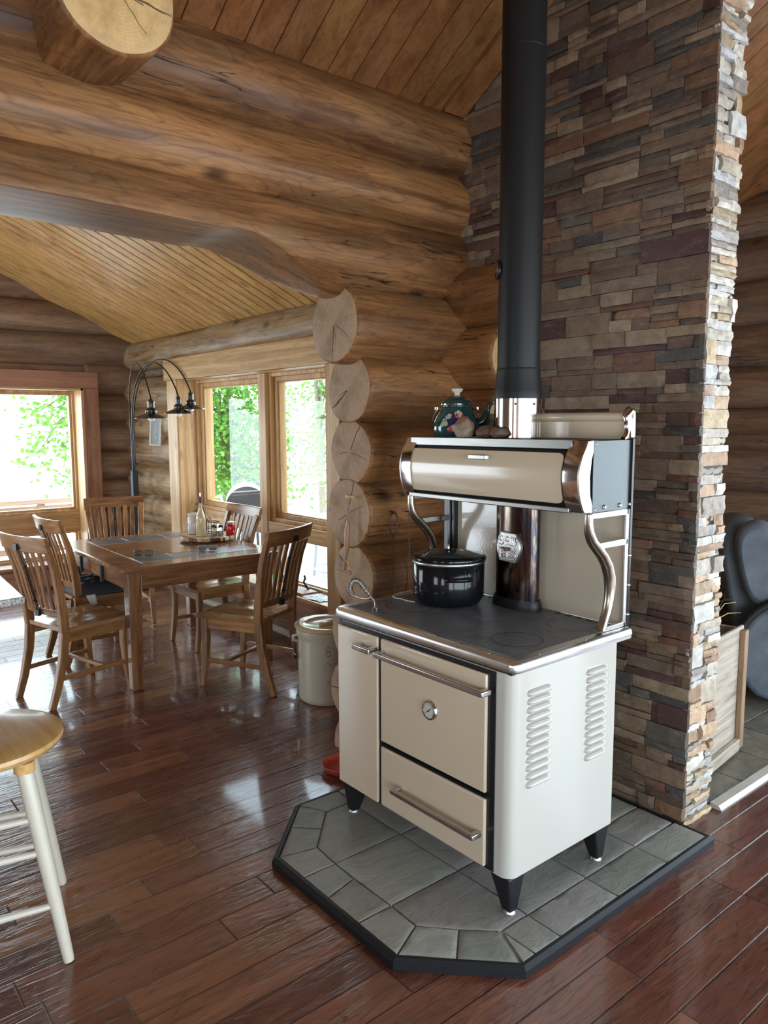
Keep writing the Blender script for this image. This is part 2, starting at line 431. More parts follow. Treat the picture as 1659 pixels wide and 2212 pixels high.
def cooktop():
    k = N('blacked_cooktop'); c = k.coord(rnd=False)
    n = k.noise(c, 14, 6, .65); n2 = k.noise(c, 60, 4)
    col = k.ramp(n, [(.3, (.13, .142, .158)), (.6, (.20, .215, .23)), (.8, (.27, .275, .28))])
    # engraved flower scribble
    sp = k.t.nodes.new('ShaderNodeSeparateXYZ'); k.l(c, sp.inputs[0])
    loc = k.t.nodes.new('ShaderNodeVectorMath'); loc.operation = 'DISTANCE'; k.l(c, loc.inputs[0]); loc.inputs[1].default_value = (1.89, 1.84, .885)
    near = k.ramp(loc.outputs['Value'], [(.10, 1.0), (.24, 0.0)])
    w = k.noise(c, 11, 2, .5, 1.8)
    ln = k.math('ABSOLUTE', k.math('SUBTRACT', k.math('FRACT', k.math('MULTIPLY', w, 4.0)), .5))
    ln = k.math('MULTIPLY', k.ramp(ln, [(0.0, 1.0), (.03, 1.0), (.07, 0.0)]), near)
    col = k.mix(k.math('MULTIPLY', ln, .8), col, (.012, .012, .013))
    return k.pbr(col, k.ramp(n2, [(.3, .34), (.7, .5)]), .25, k.bump(n2, .08, .002), 0, .5)
M['cooktop'] = cooktop()
def shelfside():
    k = N('black_sheen_panel'); c = k.coord(rnd=False)
    return k.pbr((.085, .095, .10), .3, .9, k.bump(k.noise(c, 160, 2), .12, .002))
M['shelfside'] = shelfside()
M['zinc'] = metal('galvanised_edge', (.42, .42, .42), .35, .2, (60, 60, 60))
M['rubber'] = plain('black_rubber', (.012, .012, .013), .6)
M['white'] = plain('white_paint', (.60, .55, .45), .35, coat=.2)
M['lidglass'] = plain('smoked_lid_glass', (.05, .055, .055), .08)
M['pot'] = plain('black_stoneware', (.006, .007, .009), .10, spec=.35)
M['green'] = plain('teal_enamel', (.008, .055, .052), .1, coat=.6)
M['ivory'] = plain('ivory_knob', (.7, .66, .52), .3)
M['crock'] = plain('salt_glaze', (.46, .40, .30), .22, var=.08, coat=.3)
M['crocklid'] = plain('tan_glaze', (.56, .40, .21), .2, var=.05, coat=.3)
M['ink'] = plain('dark_ink', (.03, .03, .035), .5)
M['fadedink'] = plain('faded_ink', (.20, .17, .12), .4)
M['recliner'] = None
def leather():
    k = N('slate_suede'); c = k.coord(rnd=False); n = k.noise(c, 5, 5, .65); n2 = k.noise(c, 120, 2)
    return k.pbr(k.ramp(n, [(.3, (.085, .10, .12)), (.7, (.17, .195, .22))]), .55, 0, k.bump(n2, .15, .002), 0, .4)
M['recliner'] = leather()
M['cushion'] = plain('charcoal_cushion', (.03, .03, .034), .55, bump=.3, scale=300)
M['shade'] = plain('black_shade_metal', (.008, .011, .014), .22, coat=.4)
M['bulb'] = plain('frosted_bulb', (.8, .8, .8), .3)
M['lamppost'] = plain('slate_blue_post', (.035, .05, .07), .4)
M['armrod'] = metal('dark_rod', (.08, .08, .085), .3, .1)
M['slatetile'] = None
def slatetile():
    k = N('inlay_slate'); c = k.coord(rnd=False); n = k.noise(k.mapping(c, (5, 14, 5)), 2, 6, .65, .6)
    return k.pbr(k.ramp(n, [(.3, (.045, .05, .052)), (.55, (.11, .12, .125)), (.75, (.19, .20, .20))]), .3, 0, k.bump(n, .35, .004), .1, .5)
M['slatetile'] = slatetile()
M['grout'] = plain('pale_grout', (.55, .52, .45), .7)
def granite():
    k = N('speckled_granite'); c = k.coord(rnd=False); n = k.noise(c, 120, 4, .7); n2 = k.noise(c, 25, 4)
    return k.pbr(k.mix(k.ramp(n2, [(.4, 0.0), (.7, .5)]), k.ramp(n, [(.35, (.10, .10, .09)), (.5, (.42, .43, .40)), (.65, (.68, .68, .64))]), (.3, .3, .28)), .08, 0, None, .5)
M['granite'] = granite()
M['paper'] = plain('newsprint', (.62, .62, .6), .8)
M['bookgreen'] = plain('book_cover_green', (.05, .22, .08), .5)
M['red'] = plain('red_plastic', (.50, .07, .04), .35)
M['rock'] = plain('brown_rock', (.13, .08, .048), .6, var=.5, bump=.5, scale=30)
M['agate'] = plain('pale_fossil', (.26, .18, .12), .5, var=.9, bump=.4, scale=60)
M['copper'] = plain('copper_glaze', (.20, .06, .035), .25)
M['coil'] = metal('coil_steel', (.5, .48, .45), .25, .1)
M['cord'] = plain('white_cord', (.55, .53, .5), .5)
M['thin'] = metal('rusty_wire', (.16, .13, .11), .45, .2)
M['grillblack'] = plain('grill_enamel', (.03, .03, .035), .5)
M['grillgrey'] = plain('grill_grey_metal', (.38, .42, .45), .35, .3)
M['bark'] = plain('tree_bark', (.16, .13, .10), .9, var=.4, bump=.8, scale=20)
M['stonefloor'] = stone_mat('fireplace_hearth_tile', .5, .4)
M['dial'] = plain('dial_face', (.62, .60, .55), .4)
M['wiremesh'] = plain('black_wire', (.02, .018, .016), .4)
def leaf():
    k = N('leaf'); c = k.coord(rnd=False); n = k.noise(c, 7, 3)
    col = k.ramp(n, [(.3, (.03, .11, .03)), (.5, (.07, .2, .045)), (.7, (.16, .32, .06))])
    d = k.t.nodes.new('ShaderNodeBsdfDiffuse'); k.l(col, d.inputs[0])
    t = k.t.nodes.new('ShaderNodeBsdfTranslucent'); k.l(k.mix(.5, col, (.25, .45, .06)), t.inputs[0])
    mx = k.t.nodes.new('ShaderNodeMixShader'); mx.inputs[0].default_value = .55
    k.l(d.outputs[0], mx.inputs[1]); k.l(t.outputs[0], mx.inputs[2]); k.l(mx.outputs[0], k.out.inputs[0])
    return k.m
M['leaf'] = leaf()
def glass(name, tint=(.96, .98, .97), boost=1.0):
    k = N(name)
    f = k.t.nodes.new('ShaderNodeFresnel'); f.inputs[0].default_value = 1.5
    t = k.t.nodes.new('ShaderNodeBsdfTransparent'); t.inputs[0].default_value = (*tint, 1)
    g = k.t.nodes.new('ShaderNodeBsdfGlossy'); g.inputs['Roughness'].default_value = .0
    mx = k.t.nodes.new('ShaderNodeMixShader')
    ge = k.t.nodes.new('ShaderNodeNewGeometry')
    ff = k.math('MULTIPLY', f.outputs[0], k.math('SUBTRACT', 1.0, ge.outputs['Backfacing']))
    k.l(k.math('MULTIPLY', ff, boost, clamp=True), mx.inputs[0])
    k.l(t.outputs[0], mx.inputs[1]); k.l(g.outputs[0], mx.inputs[2]); k.l(mx.outputs[0], k.out.inputs[0])
    return k.m
M['glass'] = glass('window_glass')
M['jar'] = glass('clear_jar_glass', (.85, .88, .88), 1.6)
M['redjar'] = plain('red_glass', (.55, .01, .015), .08, coat=.5)
M['oil'] = plain('creamy_bottle', (.62, .50, .27), .12, coat=.5)
M['cork'] = plain('stopper_cork', (.14, .06, .04), .6)
M['lensg'] = glass('spectacle_lens', (.8, .85, .85), 1.5)

# ================================================================== CAMERA
cam = bpy.data.cameras.new('camera'); co = bpy.data.objects.new('camera', cam); C.objects.link(co)
yaw, pit, rol = [math.radians(a) for a in (50.5095, 6.7281, -0.1523)]
F = Vector((math.cos(yaw)*math.cos(pit), math.sin(yaw)*math.cos(pit), -math.sin(pit)))
Rt = Vector((math.sin(yaw), -math.cos(yaw), 0)); U = Rt.cross(F)
R2 = Rt*math.cos(rol)+U*math.sin(rol); U2 = -Rt*math.sin(rol)+U*math.cos(rol)
co.matrix_world = Matrix(((R2.x, U2.x, -F.x, 0), (R2.y, U2.y, -F.y, 0), (R2.z, U2.z, -F.z, 1.6), (0, 0, 0, 1)))
cam.sensor_fit = 'VERTICAL'; cam.sensor_height = 24; cam.sensor_width = 18
cam.lens = 24*1628.8/2212; cam.clip_start = .05; cam.clip_end = 200
sc.camera = co

# ================================================================== LOGS
def log_ring(axis, a, c, r, seed, n, rough=1.0):
    out = []
    wy = noise.noise(Vector((a*.7, seed, 1.3)))*.012; wz = noise.noise(Vector((a*.7, seed, 7.3)))*.008
    for k in range(n):
        t = 2*PI*k/n
        p = Vector((a*1.1, math.cos(t)*.7+seed*3.1, math.sin(t)*.7))
        q = Vector((a*4.5, math.cos(t)*1.8+seed*3.1, math.sin(t)*1.8))
        rr = r*(1+.075*noise.noise(p)*rough+.028*noise.noise(q)*rough)
        u = c[0]+wy+math.cos(t)*rr; v = c[1]+wz+math.sin(t)*rr
        out.append((u, v))
    return out
def P3(axis, a, u, v): return (a, u, v) if axis == 'X' else (u, a, v)
def log(axis, a0, a1, c, r, mat, parent, seed, n=36, step=.07, e0=None, e1=None, mod=None, taper=0, name='log', edge=.012):
    m = max(2, int(abs(a1-a0)/step)); g = G(); rows = []
    for i in range(m+1):
        a = a0+(a1-a0)*i/m
        ring = log_ring(axis, a, c, r*(1+taper*(i/m-.5)), seed, n)
        if mod: ring = [mod(a, u, v) for u, v in ring]
        rows.append((a, ring))
    caps = {}
    def shrink(ring, d):
        cu = sum(p[0] for p in ring)/n; cv = sum(p[1] for p in ring)/n
        return [(u-(u-cu)*d/r, v-(v-cv)*d/r) for u, v in ring]
    if e0:
        a, ring = rows[0]; rows[0] = (a, shrink(ring, edge)); rows.insert(1, (a+edge*.5, shrink(ring, edge*.3))); rows.insert(2, (a+edge*1.3, ring))
        if abs(rows[3][0]-rows[2][0]) < .02: rows.pop(3)
        caps[0] = rows[0]
    if e1:
        a, ring = rows[-1]; rows[-1] = (a, shrink(ring, edge)); rows.insert(-1, (a-edge*1.3, ring)); rows.insert(-1, (a-edge*.5, shrink(ring, edge*.3)))
        caps[1] = rows[-1]
    g.grid([[P3(axis, a, u, v) for u, v in ring] for a, ring in rows], closeu=True)
    if axis == 'X': pass
    if not e0: g.f.append(tuple(range(n))); g.c.append(None); g.mi.append(0)
    if not e1: k = len(g.v)-n; g.f.append(tuple(range(k, k+n))); g.c.append(None); g.mi.append(0)
    o = obj(name, g, mat, parent, smooth=50)
    for s_, em in ((0, e0), (1, e1)):
        if not em: continue
        a, ring = caps[s_]
        cu = sum(p[0] for p in ring)/n; cv = sum(p[1] for p in ring)/n
        h = G(); rr = []
        sgn = -1 if s_ == 0 else 1
        for f_, dx in ((1, 0), (.985, .002), (.7, .003), (.35, .002)):
            rr.append([P3(axis, a+sgn*(dx+noise.noise(Vector((u*9, v*9, seed)))*.0015), cu+(u-cu)*f_, cv+(v-cv)*f_) for u, v in ring])
        h.grid(rr, closeu=True); h.add([P3(axis, a+sgn*.002, cu, cv)], [])
        q = 3*n; cidx = 4*n
        for k in range(n): h.f.append((q+k, q+(k+1) % n, cidx)); h.c.append(None); h.mi.append(0)
        obj('cut_end', h, em, o, smooth=60, loc=P3(axis, a, cu, cv))
    return o

# ---- log wall with the archway (front face about y=2.64)
wall_c = struct_root('wall_center', (2.3, 2.8, 0))
YC = 2.80
zs = [.03, .31, .595, .885, 1.175, 1.465, 1.755]
xe = [2.105, 2.10, 2.105, 2.11, 2.10, 2.105, 2.10]
rr_ = [.16, .16, .16, .162, .17, .158, .165]
for i, (z, x0, r) in enumerate(zip(zs, xe, rr_)):
    log('X', x0, 3.3, (YC+[0, .01, .0, -.005, .012, .0, .0][i], z), r, M['logX'], wall_c, 11.3*i+2, e0=M['end'])
log('X', 2.02, 3.3, (2.79, 2.045), .182, M['logX'], wall_c, 91.7, e0=M['end'])
def arch(a, u, v):
    zc = 2.325+.012*math.sin(a*2.2)
    if a > 1.45:
        t = min(1, (a-1.45)/.62); zc = 2.335-(2.335-2.15)*(t*t*(3-2*t))
    if a < 2.15 and v < zc: v = zc - (zc-v)*.03
    return (u, v)
log('X', -3.2, 3.3, (2.82, 2.345), .195, M['logX'], wall_c, 31.9, n=56, mod=arch, step=.05)
log('X', -3.2, 3.3, (2.79, 2.628), .165, M['logX'], wall_c, 55.1, step=.05, n=44)
log('X', -3.2, 3.3, (2.80, 2.905), .178, M['logX'], wall_c, 77.7, step=.05, n=44)
g = G(); g.box(-3.2, 3.3, 2.82, 2.9, 2.95, 5.6); obj('upper_panel', g, M['trimX'], wall_c)

# ---- crossing logs running towards the camera from the corner
wall_s = struct_root('wall_corner', (2.75, 2.6, 0))
for i, z in enumerate((.17, .45, .74, 1.03, 1.32, 1.61, 1.90, 2.185)):
    log('Y', 2.365+.006*(i % 3) if i < 7 else 2.27, 2.95, (2.745-.01*(i % 2), z), .165 if i < 7 else .16, M['logY'], wall_s, 13.3*i+5, e0=M['endY'])

# ---- purlin end poking out above the archway
beam = thing('log_beam', 'thick round roof log poking out of the wall above the archway, pale cut end facing forward', 'log beam', (.88, 2.4, 2.86))
log('Y', 2.385, 3.1, (.935, 2.90), .185, M['logY'], beam, 41.0, e0=M['endY'], n=44, edge=.01)

# ---- dining room back wall
wall_b = struct_root('wall_back', (1, 7.86, 0))
for i in range(11):
    z = .02+.29*i
    if .3 < z < 1.97+.1:
        log('X', -1.6, .36, (7.86, z), .165, M['dlogX'], wall_b, 7.7*i+1, n=28, step=.12)
        log('X', 2.56, 3.35, (7.86, z), .165, M['dlogX'], wall_b, 7.7*i+3, n=32, step=.08)
    else:
        log('X', -1.6, 3.35, (7.86, z), .165, M['dlogX'], wall_b, 7.7*i+1, n=32, step=.1)
for i in range(11, 16):
    log('X', -1.6, 3.35, (7.86, .02+.29*i), .165, M['dlogX'], wall_b, 7.7*i+1, n=20, step=.2)
g = G(); g.box(-1.6, .36, 7.9, 8.0, 0, 5); g.box(2.6, 3.35, 7.9, 8.0, 0, 5); g.box(.36, 2.6, 7.95, 8.0, 0, .22); g.box(.36, 2.6, 7.9, 8.0, 2.05, 5)
obj('wall_core', g, M['dlogX'], wall_b)

# ---- dining window wall (inner log face about x=2.95)
wall_w = struct_root('wall_window', (3.1, 5.5, 0))
for i, z in enumerate((-.08, .165)):
    log('Y', 3.0, 8.0, (3.10, z-.0), .155, M['plogY'], wall_w, 9.1*i+4, n=28, step=.12)
for i in range(6):
    z = .45+.29*i
    log('Y', 6.62, 8.05, (3.11, z), .165, M['plogY'], wall_w, 9.1*i+40, n=32, step=.08)
    log('Y', 3.0, 4.02, (3.11, z), .165, M['plogY'], wall_w, 9.1*i+70, n=24, step=.12)
log('Y', 2.9, 8.05, (3.07, 2.28), .150, M['plogY'], wall_w, 140.2, n=36, step=.07)
g = G(); g.box(3.14, 3.22, 2.9, 4.0, 0, 2.5); g.box(3.14, 3.22, 6.64, 8.0, 0, 2.5); g.box(3.14, 3.22, 4.0, 6.64, 2.2, 2.5); g.box(3.14, 3.22, 4.0, 6.64, -.1, .2)
obj('wall_core', g, M['plogY'], wall_w)

# ---- right hand wall of the living room
wall_r = struct_root('wall_right', (5.45, 0, 0))
for i in range(13):
    if .35 < .1+.29*i < 2.3:
        log('Y', 1.15, 3.2, (5.46, .1+.29*i), .165, M['dlogY'], wall_r, 5.7*i+9, n=24, step=.16)
    else: log('Y', -2.6, 3.2, (5.46, .1+.29*i), .165, M['dlogY'], wall_r, 5.7*i+9, n=24, step=.16)
g = G(); g.box(5.46, 5.55, -2.6, 3.2, 0, .4); g.box(5.46, 5.55, -2.6, 3.2, 2.25, 5.4); g.box(5.46, 5.55, 1.15, 3.2, .4, 2.25); g.box(5.40, 5.55, -1.1, -.55, .4, 2.25); obj('wall_core', g, M['dlogY'], wall_r)
wall_rb = struct_root('wall_rear_right', (4.3, 2.8, 0))
for i in range(10):
    log('X', 3.0, 5.5, (2.80, .08+.29*i), .165, M['dlogX'], wall_rb, 5.7*i+90, n=20, step=.25)

# ---- rear and left walls behind the camera: big window openings
g = G()
for x in (-3.3, -.6, 2.2, 5.3): g.box(x, x+.2, -2.6, -2.4, 0, 5.2)
g.box(-3.3, 5.5, -2.6, -2.4, 0, .12); g.box(-3.3, 5.5, -2.6, -2.4, 2.15, 5.2)
struct('wall_rear', g, M['rtrimX'])
g = G(); g.box(-3.3, -3.1, -3.7, 3.0, 0, .95); g.box(-3.3, -3.1, -3.7, 3.0, 2.05, 6)
for y0, y1 in ((-3.7, -1.5), (-.5, .7), (1.7, 3.0)): g.box(-3.3, -3.1, y0, y1, .75, 2.35)
struct('wall_left', g, M['rtrimY'])
g = G(); g.box(-1.7, -1.55, 2.9, 8.0, 0, .04); g.box(-1.7, -1.55, 2.9, 8.0, 2.2, 5); g.box(-1.7, -1.55, 2.9, 5.0, .04, 2.2); g.box(-1.7, -1.55, 7.4, 8.0, .04, 2.2)
g.box(-3.2, -1.6, 2.9, 3.0, 0, 3)
struct('wall_left_dining', g, M['dlogY'])

# ================================================================== CEILINGS
rnd = random.Random(4)
g = G(); gr = G()
cz = lambda y: 3.075+.6*(2.62-y)
x = -3.2
while x < 5.5:
    w = .128; t = .8+.2*rnd.random(); col = (t, .78+.22*rnd.random(), .8+.2*rnd.random())
    g.prism([(2.95, cz(2.95)), (-.6, cz(-.6)), (-.6, cz(-.6)+.02), (2.95, cz(2.95)+.02)], x, x+w-.004, 'x', col)
    x += w
x = -3.2
while x < 5.5:
    w = .128; t = .8+.2*rnd.random(); col = (t, t, t)
    g.prism([(-.6, cz(-.6)), (-3.9, cz(-.6)-.6*3.3), (-3.9, cz(-.6)-.6*3.3+.02), (-.6, cz(-.6)+.02)], x, x+w-.004, 'x', col)
    x += w
struct('ceiling', g, M['ceil'], smooth=0, bevel=.003, seg=1)
gr.prism([(2.95, cz(2.95)+.03), (-.6, cz(-.6)+.03), (-.6, cz(-.6)+.06), (2.95, cz(2.95)+.06)], -3.3, 5.6, 'x')
gr.prism([(-.6, cz(-.6)+.03), (-3.9, cz(-.6)-1.98+.03), (-3.9, cz(-.6)-1.98+.06), (-.6, cz(-.6)+.06)], -3.3, 5.6, 'x')
struct('ceiling_backing', gr, M['groove'])
g = G(); g.prism([(2.66, cz(2.66)-.022), (1.0, cz(1.0)-.022), (1.0, cz(1.0)-.001), (2.66, cz(2.66)-.001)], 2.56, 2.69, 'x', (.9, .9, .9))
struct('trim_1', g, M['ceil'], bevel=.003)

dz = lambda x: 2.385+.46*(3.08-x)
g = G(); y = 2.98
while y < 7.95:
    w = .118; t = .8+.2*rnd.random(); col = (t, .85+.15*rnd.random(), .85+.15*rnd.random())
    g.prism([(3.25, dz(3.25)), (-1.7, dz(-1.7)), (-1.7, dz(-1.7)+.02), (3.25, dz(3.25)+.02)], y, y+w-.013, 'y', col)
    y += w
struct('ceiling_dining', g, M['ceilX'], smooth=0, bevel=.004, seg=1)
g = G(); g.prism([(3.25, dz(3.25)+.022), (-1.7, dz(-1.7)+.022), (-1.7, dz(-1.7)+.05), (3.25, dz(3.25)+.05)], 2.9, 8.0, 'y')
struct('ceiling_dining_backing', g, M['groove'])

# ================================================================== FLOOR
g = G(); g.box(-3.3, 5.5, -3.7, 2.95, -.12, 0); g.box(-1.7, 3.25, 2.95, 8.0, -.12, 0)
struct('floor', g, M['floor'], smooth=0)

# ================================================================== STONE WALL
PALF = [(.20, .13, .08), (.24, .16, .10), (.16, .10, .066), (.12, .075, .052), (.28, .20, .13), (.12, .10, .08), (.075, .072, .066), (.15, .07, .045), (.085, .042, .038), (.24, .13, .075), (.30, .22, .14), (.18, .125, .085), (.21, .15, .105), (.14, .10, .075)]
PALE = [(.62, .56, .47), (.70, .66, .59), (.55, .47, .36), (.50, .50, .49), (.58, .40, .26), (.42, .27, .17), (.66, .60, .50), (.38, .33, .28), (.60, .58, .55), (.5, .38, .24)]
def ledger(u0, u1, v0, v1, rnd):
    """split a face into interlocking thin and tall stones"""
    out = []; v = v0
    while v < v1:
        h = rnd.choice((.075, .085, .09)); u = u0-rnd.random()*.15
        while u < u1:
            w = rnd.uniform(.12, .34)
            a, b = max(u, u0), min(u+w, u1)
            if b-a > .02:
                k = rnd.random()
                if k < .22 and w < .3: out.append((a, b, v, v+h))
                else:
                    cuts = [0, rnd.choice((.28, .4, .55)), 1] if k < .72 else [0, .3, .62, 1]
                    for c0, c1 in zip(cuts, cuts[1:]):
                        if rnd.random() < .45 and b-a > .14:
                            m = a+(b-a)*rnd.uniform(.3, .7)
                            out += [(a, m, v+h*c0, v+h*c1), (m, b, v+h*c0, v+h*c1)]
                        else: out.append((a, b, v+h*c0, v+h*c1))
            u += w
        v += h
    return out
def stones(g, rects, fn, pal, rnd, depth, prot, jit=.0025, cell=.035, gap=.0012, skip=None):
    """fn(u, v, p) gives the point at protrusion p"""
    for a, b, c, d in rects:
        if skip and skip((a+b)/2, (c+d)/2): continue
        a += gap; b -= gap; c += gap*.7; d -= gap*.7
        if b-a < .008 or d-c < .008: continue
        base = rnd.choice(pal); s = rnd.uniform(.78, 1.2); col = tuple(min(.9, x*s) for x in base)
        p = rnd.uniform(*prot); tilt = rnd.uniform(-.004, .004)
        nu = max(2, min(7, int((b-a)/cell)+1)); nv = 2 if d-c < .05 else 3
        rows = []
        for j in range(nv+1):
            r = []
            for i in range(nu+1):
                fu, fv = i/nu, j/nv; u = a+(b-a)*fu; v = c+(d-c)*fv
                edge = (i in (0, nu))+(j in (0, nv))
                q = p+tilt*(fu-.5)*2+rnd.uniform(-jit, jit)-edge*.0025
                if i in (0, nu): u += rnd.uniform(-.0015, .0015)
                if j in (0, nv): v += rnd.uniform(-.001, .001)
                r.append(fn(u, v, q))
            rows.append(r)
        g.grid(rows, col)
        # sides down to the backing
        per = [(i, 0) for i in range(nu+1)]+[(nu, j) for j in range(1, nv+1)]+[(i, nv) for i in range(nu-1, -1, -1)]+[(0, j) for j in range(nv-1, 0, -1)]
        top = [rows[j][i] for i, j in per]
        bot = [fn(a+(b-a)*i/nu, c+(d-c)*j/nv, -depth) for i, j in per]
        m = len(per)
        g.add(bot+top, [(k, (k+1) % m, m+(k+1) % m, m+k) for k in range(m)], tuple(x*.85 for x in col))
wall_st = struct_root('wall_stone', (2.8, 1.43, 0))
rnd = random.Random(12)
g = G()
rects = ledger(1.424, 2.75, .0, 3.95, rnd)
stones(g, rects, lambda u, v, p: (2.705-p, u, v), PALF, rnd, .012, (.0, .016), skip=lambda u, v: (u > 2.47 and v < 2.28) or v > cz(u)+.12)
rows_e = ledger(2.706, 2.925, .0, 3.95, rnd)
g2 = G()
stones(g2, rows_e, lambda u, v, p: (u, 1.435-p, v), PALE, rnd, .012, (-.004, .018), jit=.005, cell=.025)
obj('stone_face', g, M['stone'], wall_st, smooth=9)
obj('stone_return', g2, M['stone'], wall_st, smooth=12)
g = G(); g.box(2.712, 2.90, 1.442, 2.75, 0, 3.95, (.03, .025, .02)); g.box(2.9, 2.912, 1.442, 2.75, 0, 3.95, (.2, .16, .12))
obj('mortar_core', g, M['stone'], wall_st)

# ================================================================== HEARTH PAD
def offset(poly, d):
    out = []; n = len(poly)
    for i in range(n):
        a, b, c = Vector(poly[i-1]), Vector(poly[i]), Vector(poly[(i+1) % n])
        e1 = (b-a).normalized(); e2 = (c-b).normalized()
        n1 = Vector((-e1.y, e1.x)); n2 = Vector((-e2.y, e2.x)); bis = (n1+n2).normalized()
        out.append(tuple(b+bis*d/max(.3, bis.dot(n1))))
    return out
outer = [(2.69, 1.29), (1.59, 1.29), (1.317, 1.562), (1.317, 2.243), (1.594, 2.52), (2.55, 2.52), (2.55, 2.36), (2.69, 2.36)][::-1]
hearth = thing('hearth_pad', 'grey slate tiled floor pad with black edging under the cream cookstove', 'hearth pad', (2.0, 1.9, 0))
g = G(); inner = offset(outer, -.002)
g.prism(offset(outer, .02), .001, .024); obj('pad_base', g, M['grout'], hearth)
g = G(); o1 = outer; o2 = offset(outer, .012); o3 = offset(outer, .022)
n = len(outer)
g.add([(*p, .001) for p in o1]+[(*p, .024) for p in o1]+[(*p, .035) for p in o2]+[(*p, .035) for p in o3]+[(*p, .022) for p in o3],
      [(r*n+i, r*n+(i+1) % n, (r+1)*n+(i+1) % n, (r+1)*n+i) for r in range(4) for i in range(n)])
obj('edge_trim', g, plain('black_edging', (.012, .013, .015), .5, spec=.3), hearth, smooth=20)
SL = [(.25, .25, .21), (.285, .275, .235), (.31, .31, .265), (.23, .235, .20), (.275, .26, .235), (.30, .28, .25), (.33, .335, .29)]
rnd = random.Random(21)
g = G()
def tile(poly, gap=.0028):
    if abs(sum(a[0]*b[1]-b[0]*a[1] for a, b in zip(poly, poly[1:]+poly[:1]))) < .004: return
    ar = sum(a[0]*b[1]-b[0]*a[1] for a, b in zip(poly, poly[1:]+poly[:1]))
    if ar < 0: poly = poly[::-1]
    q = offset(poly, gap); cx_ = sum(p[0] for p in q)/len(q); cy_ = sum(p[1] for p in q)/len(q)
    base = rnd.choice(SL); s = rnd.uniform(.85, 1.15); col = tuple(c*s for c in base)
    # wobble the split edges
    loop = []
    for a, b in zip(q, q[1:]+q[:1]):
        L = math.dist(a, b); m = max(1, int(L/.03))
        for i in range(m):
            t = i/m; w = rnd.uniform(-.0012, .0012) if i else 0
            loop.append((a[0]+(b[0]-a[0])*t+w, a[1]+(b[1]-a[1])*t+w))
    z = .0335+rnd.uniform(-.0008, .001); m = len(loop)
    rows = []
    for f_, dz_ in ((1, -.008), (.997, 0), (.975, .001), (.75, .0015), (.5, .001), (.25, .0015)):
        rows.append([(cx_+(x-cx_)*f_, cy_+(y-cy_)*f_, z+dz_+(rnd.uniform(-.0004, .0004) if f_ < .99 else 0)) for x, y in loop])
    g.grid(rows, col, closeu=True)
    g.add([(p[0], p[1], p[2]) for p in rows[-1]], [tuple(range(m))], col)
X_ = [1.475, 1.782, 2.093, 2.395, 2.66]; Y0 = 1.445
bi = [1.31+.0, Y0]
for a, b in zip([1.66, 1.78, 2.09, 2.394], [1.78, 2.09, 2.394, 2.668]): tile([(a, 1.312), (b, 1.312), (b, 1.442), (a, 1.442)])
tile([(1.603, 1.312), (1.66, 1.312), (1.66, 1.442)]); 
tile([(1.595, 1.315), (1.655, 1.448), (1.563, 1.535), (1.463, 1.445)]); tile([(1.463, 1.445), (1.563, 1.535), (1.472, 1.635), (1.342, 1.572)])
tile([(1.34, 1.572), (1.472, 1.635), (1.475, 1.76), (1.34, 1.76)]); tile([(1.34, 1.76), (1.475, 1.76), (1.472, 1.955), (1.34, 1.925)])
tile([(1.34, 1.925), (1.472, 1.955), (1.475, 2.068), (1.34, 2.072)]); tile([(1.34, 2.072), (1.475, 2.068), (1.483, 2.196), (1.342, 2.232)])
tile([(1.342, 2.232), (1.483, 2.196), (1.574, 2.295), (1.488, 2.382)]); tile([(1.488, 2.382), (1.574, 2.295), (1.66, 2.39), (1.603, 2.498)])
tile([(1.603, 2.5), (1.66, 2.39), (1.80, 2.385), (1.80, 2.5)]); tile([(1.80, 2.5), (1.80, 2.385), (2.1, 2.385), (2.1, 2.5)]); tile([(2.1, 2.5), (2.1, 2.385), (2.53, 2.385), (2.53, 2.5)])
tile([(1.655, 1.448), (1.782, 1.448), (1.782, 1.758), (1.478, 1.758), (1.472, 1.635), (1.563, 1.535)])
tile([(1.475, 1.76), (1.782, 1.76), (1.782, 2.07), (1.475, 2.07)])
tile([(1.475, 2.07), (1.782, 2.07), (1.782, 2.385), (1.66, 2.385), (1.483, 2.196)])
for i, (a, b) in enumerate(zip(X_[1:], X_[2:])):
    for c, d in ((1.446, 1.6), (1.6, 1.758), (1.76, 2.07), (2.07, 2.385)):
        if i == 0 and c == 1.6: continue
        if i == 0 and c == 1.446: d = 1.758
        tile([(a, c), (b, c), (b, min(d, 2.35) if i == 2 else d), (a, min(d, 2.35) if i == 2 else d)])
obj('slate_tiles', g, M['slate'], hearth, smooth=30)

# ================================================================== COOKSTOVE
def rrect(x0, x1, y0, y1, r, n=5, corners=(1,1,1,1)):
    pts = []
    for (cx_, cy_, a0), on in zip(((x1-r, y1-r, 0), (x0+r, y1-r, 90), (x0+r, y0+r, 180), (x1-r, y0+r, 270)), corners):
        if on:
            for i in range(n+1):
                a = math.radians(a0+90*i/n); pts.append((cx_+r*math.cos(a), cy_+r*math.sin(a)))
        else:
            sx = 1 if a0 in (0, 270) else -1; sy = 1 if a0 in (0, 90) else -1
            pts.append((cx_+sx*r, cy_+sy*r))
    return pts
stove = thing('cookstove', 'cream enamel wood cookstove with nickel trim standing on the slate pad', 'stove', (1.99, 1.905, .035))
g = G(); g.prism(rrect(1.702, 2.25, 1.457, 2.352, .04, 6, (0,1,1,0)), .172, .838)
body = obj('cabinet_body', g, M['cream_cool_lit'], stove)
g = G(); g.box(1.698, 1.71, 1.520, 2.338, .176, .836)
g.box(1.706, 2.246, 1.462, 2.347, .836, .848)
obj('front_frame', g, M['black'], stove)
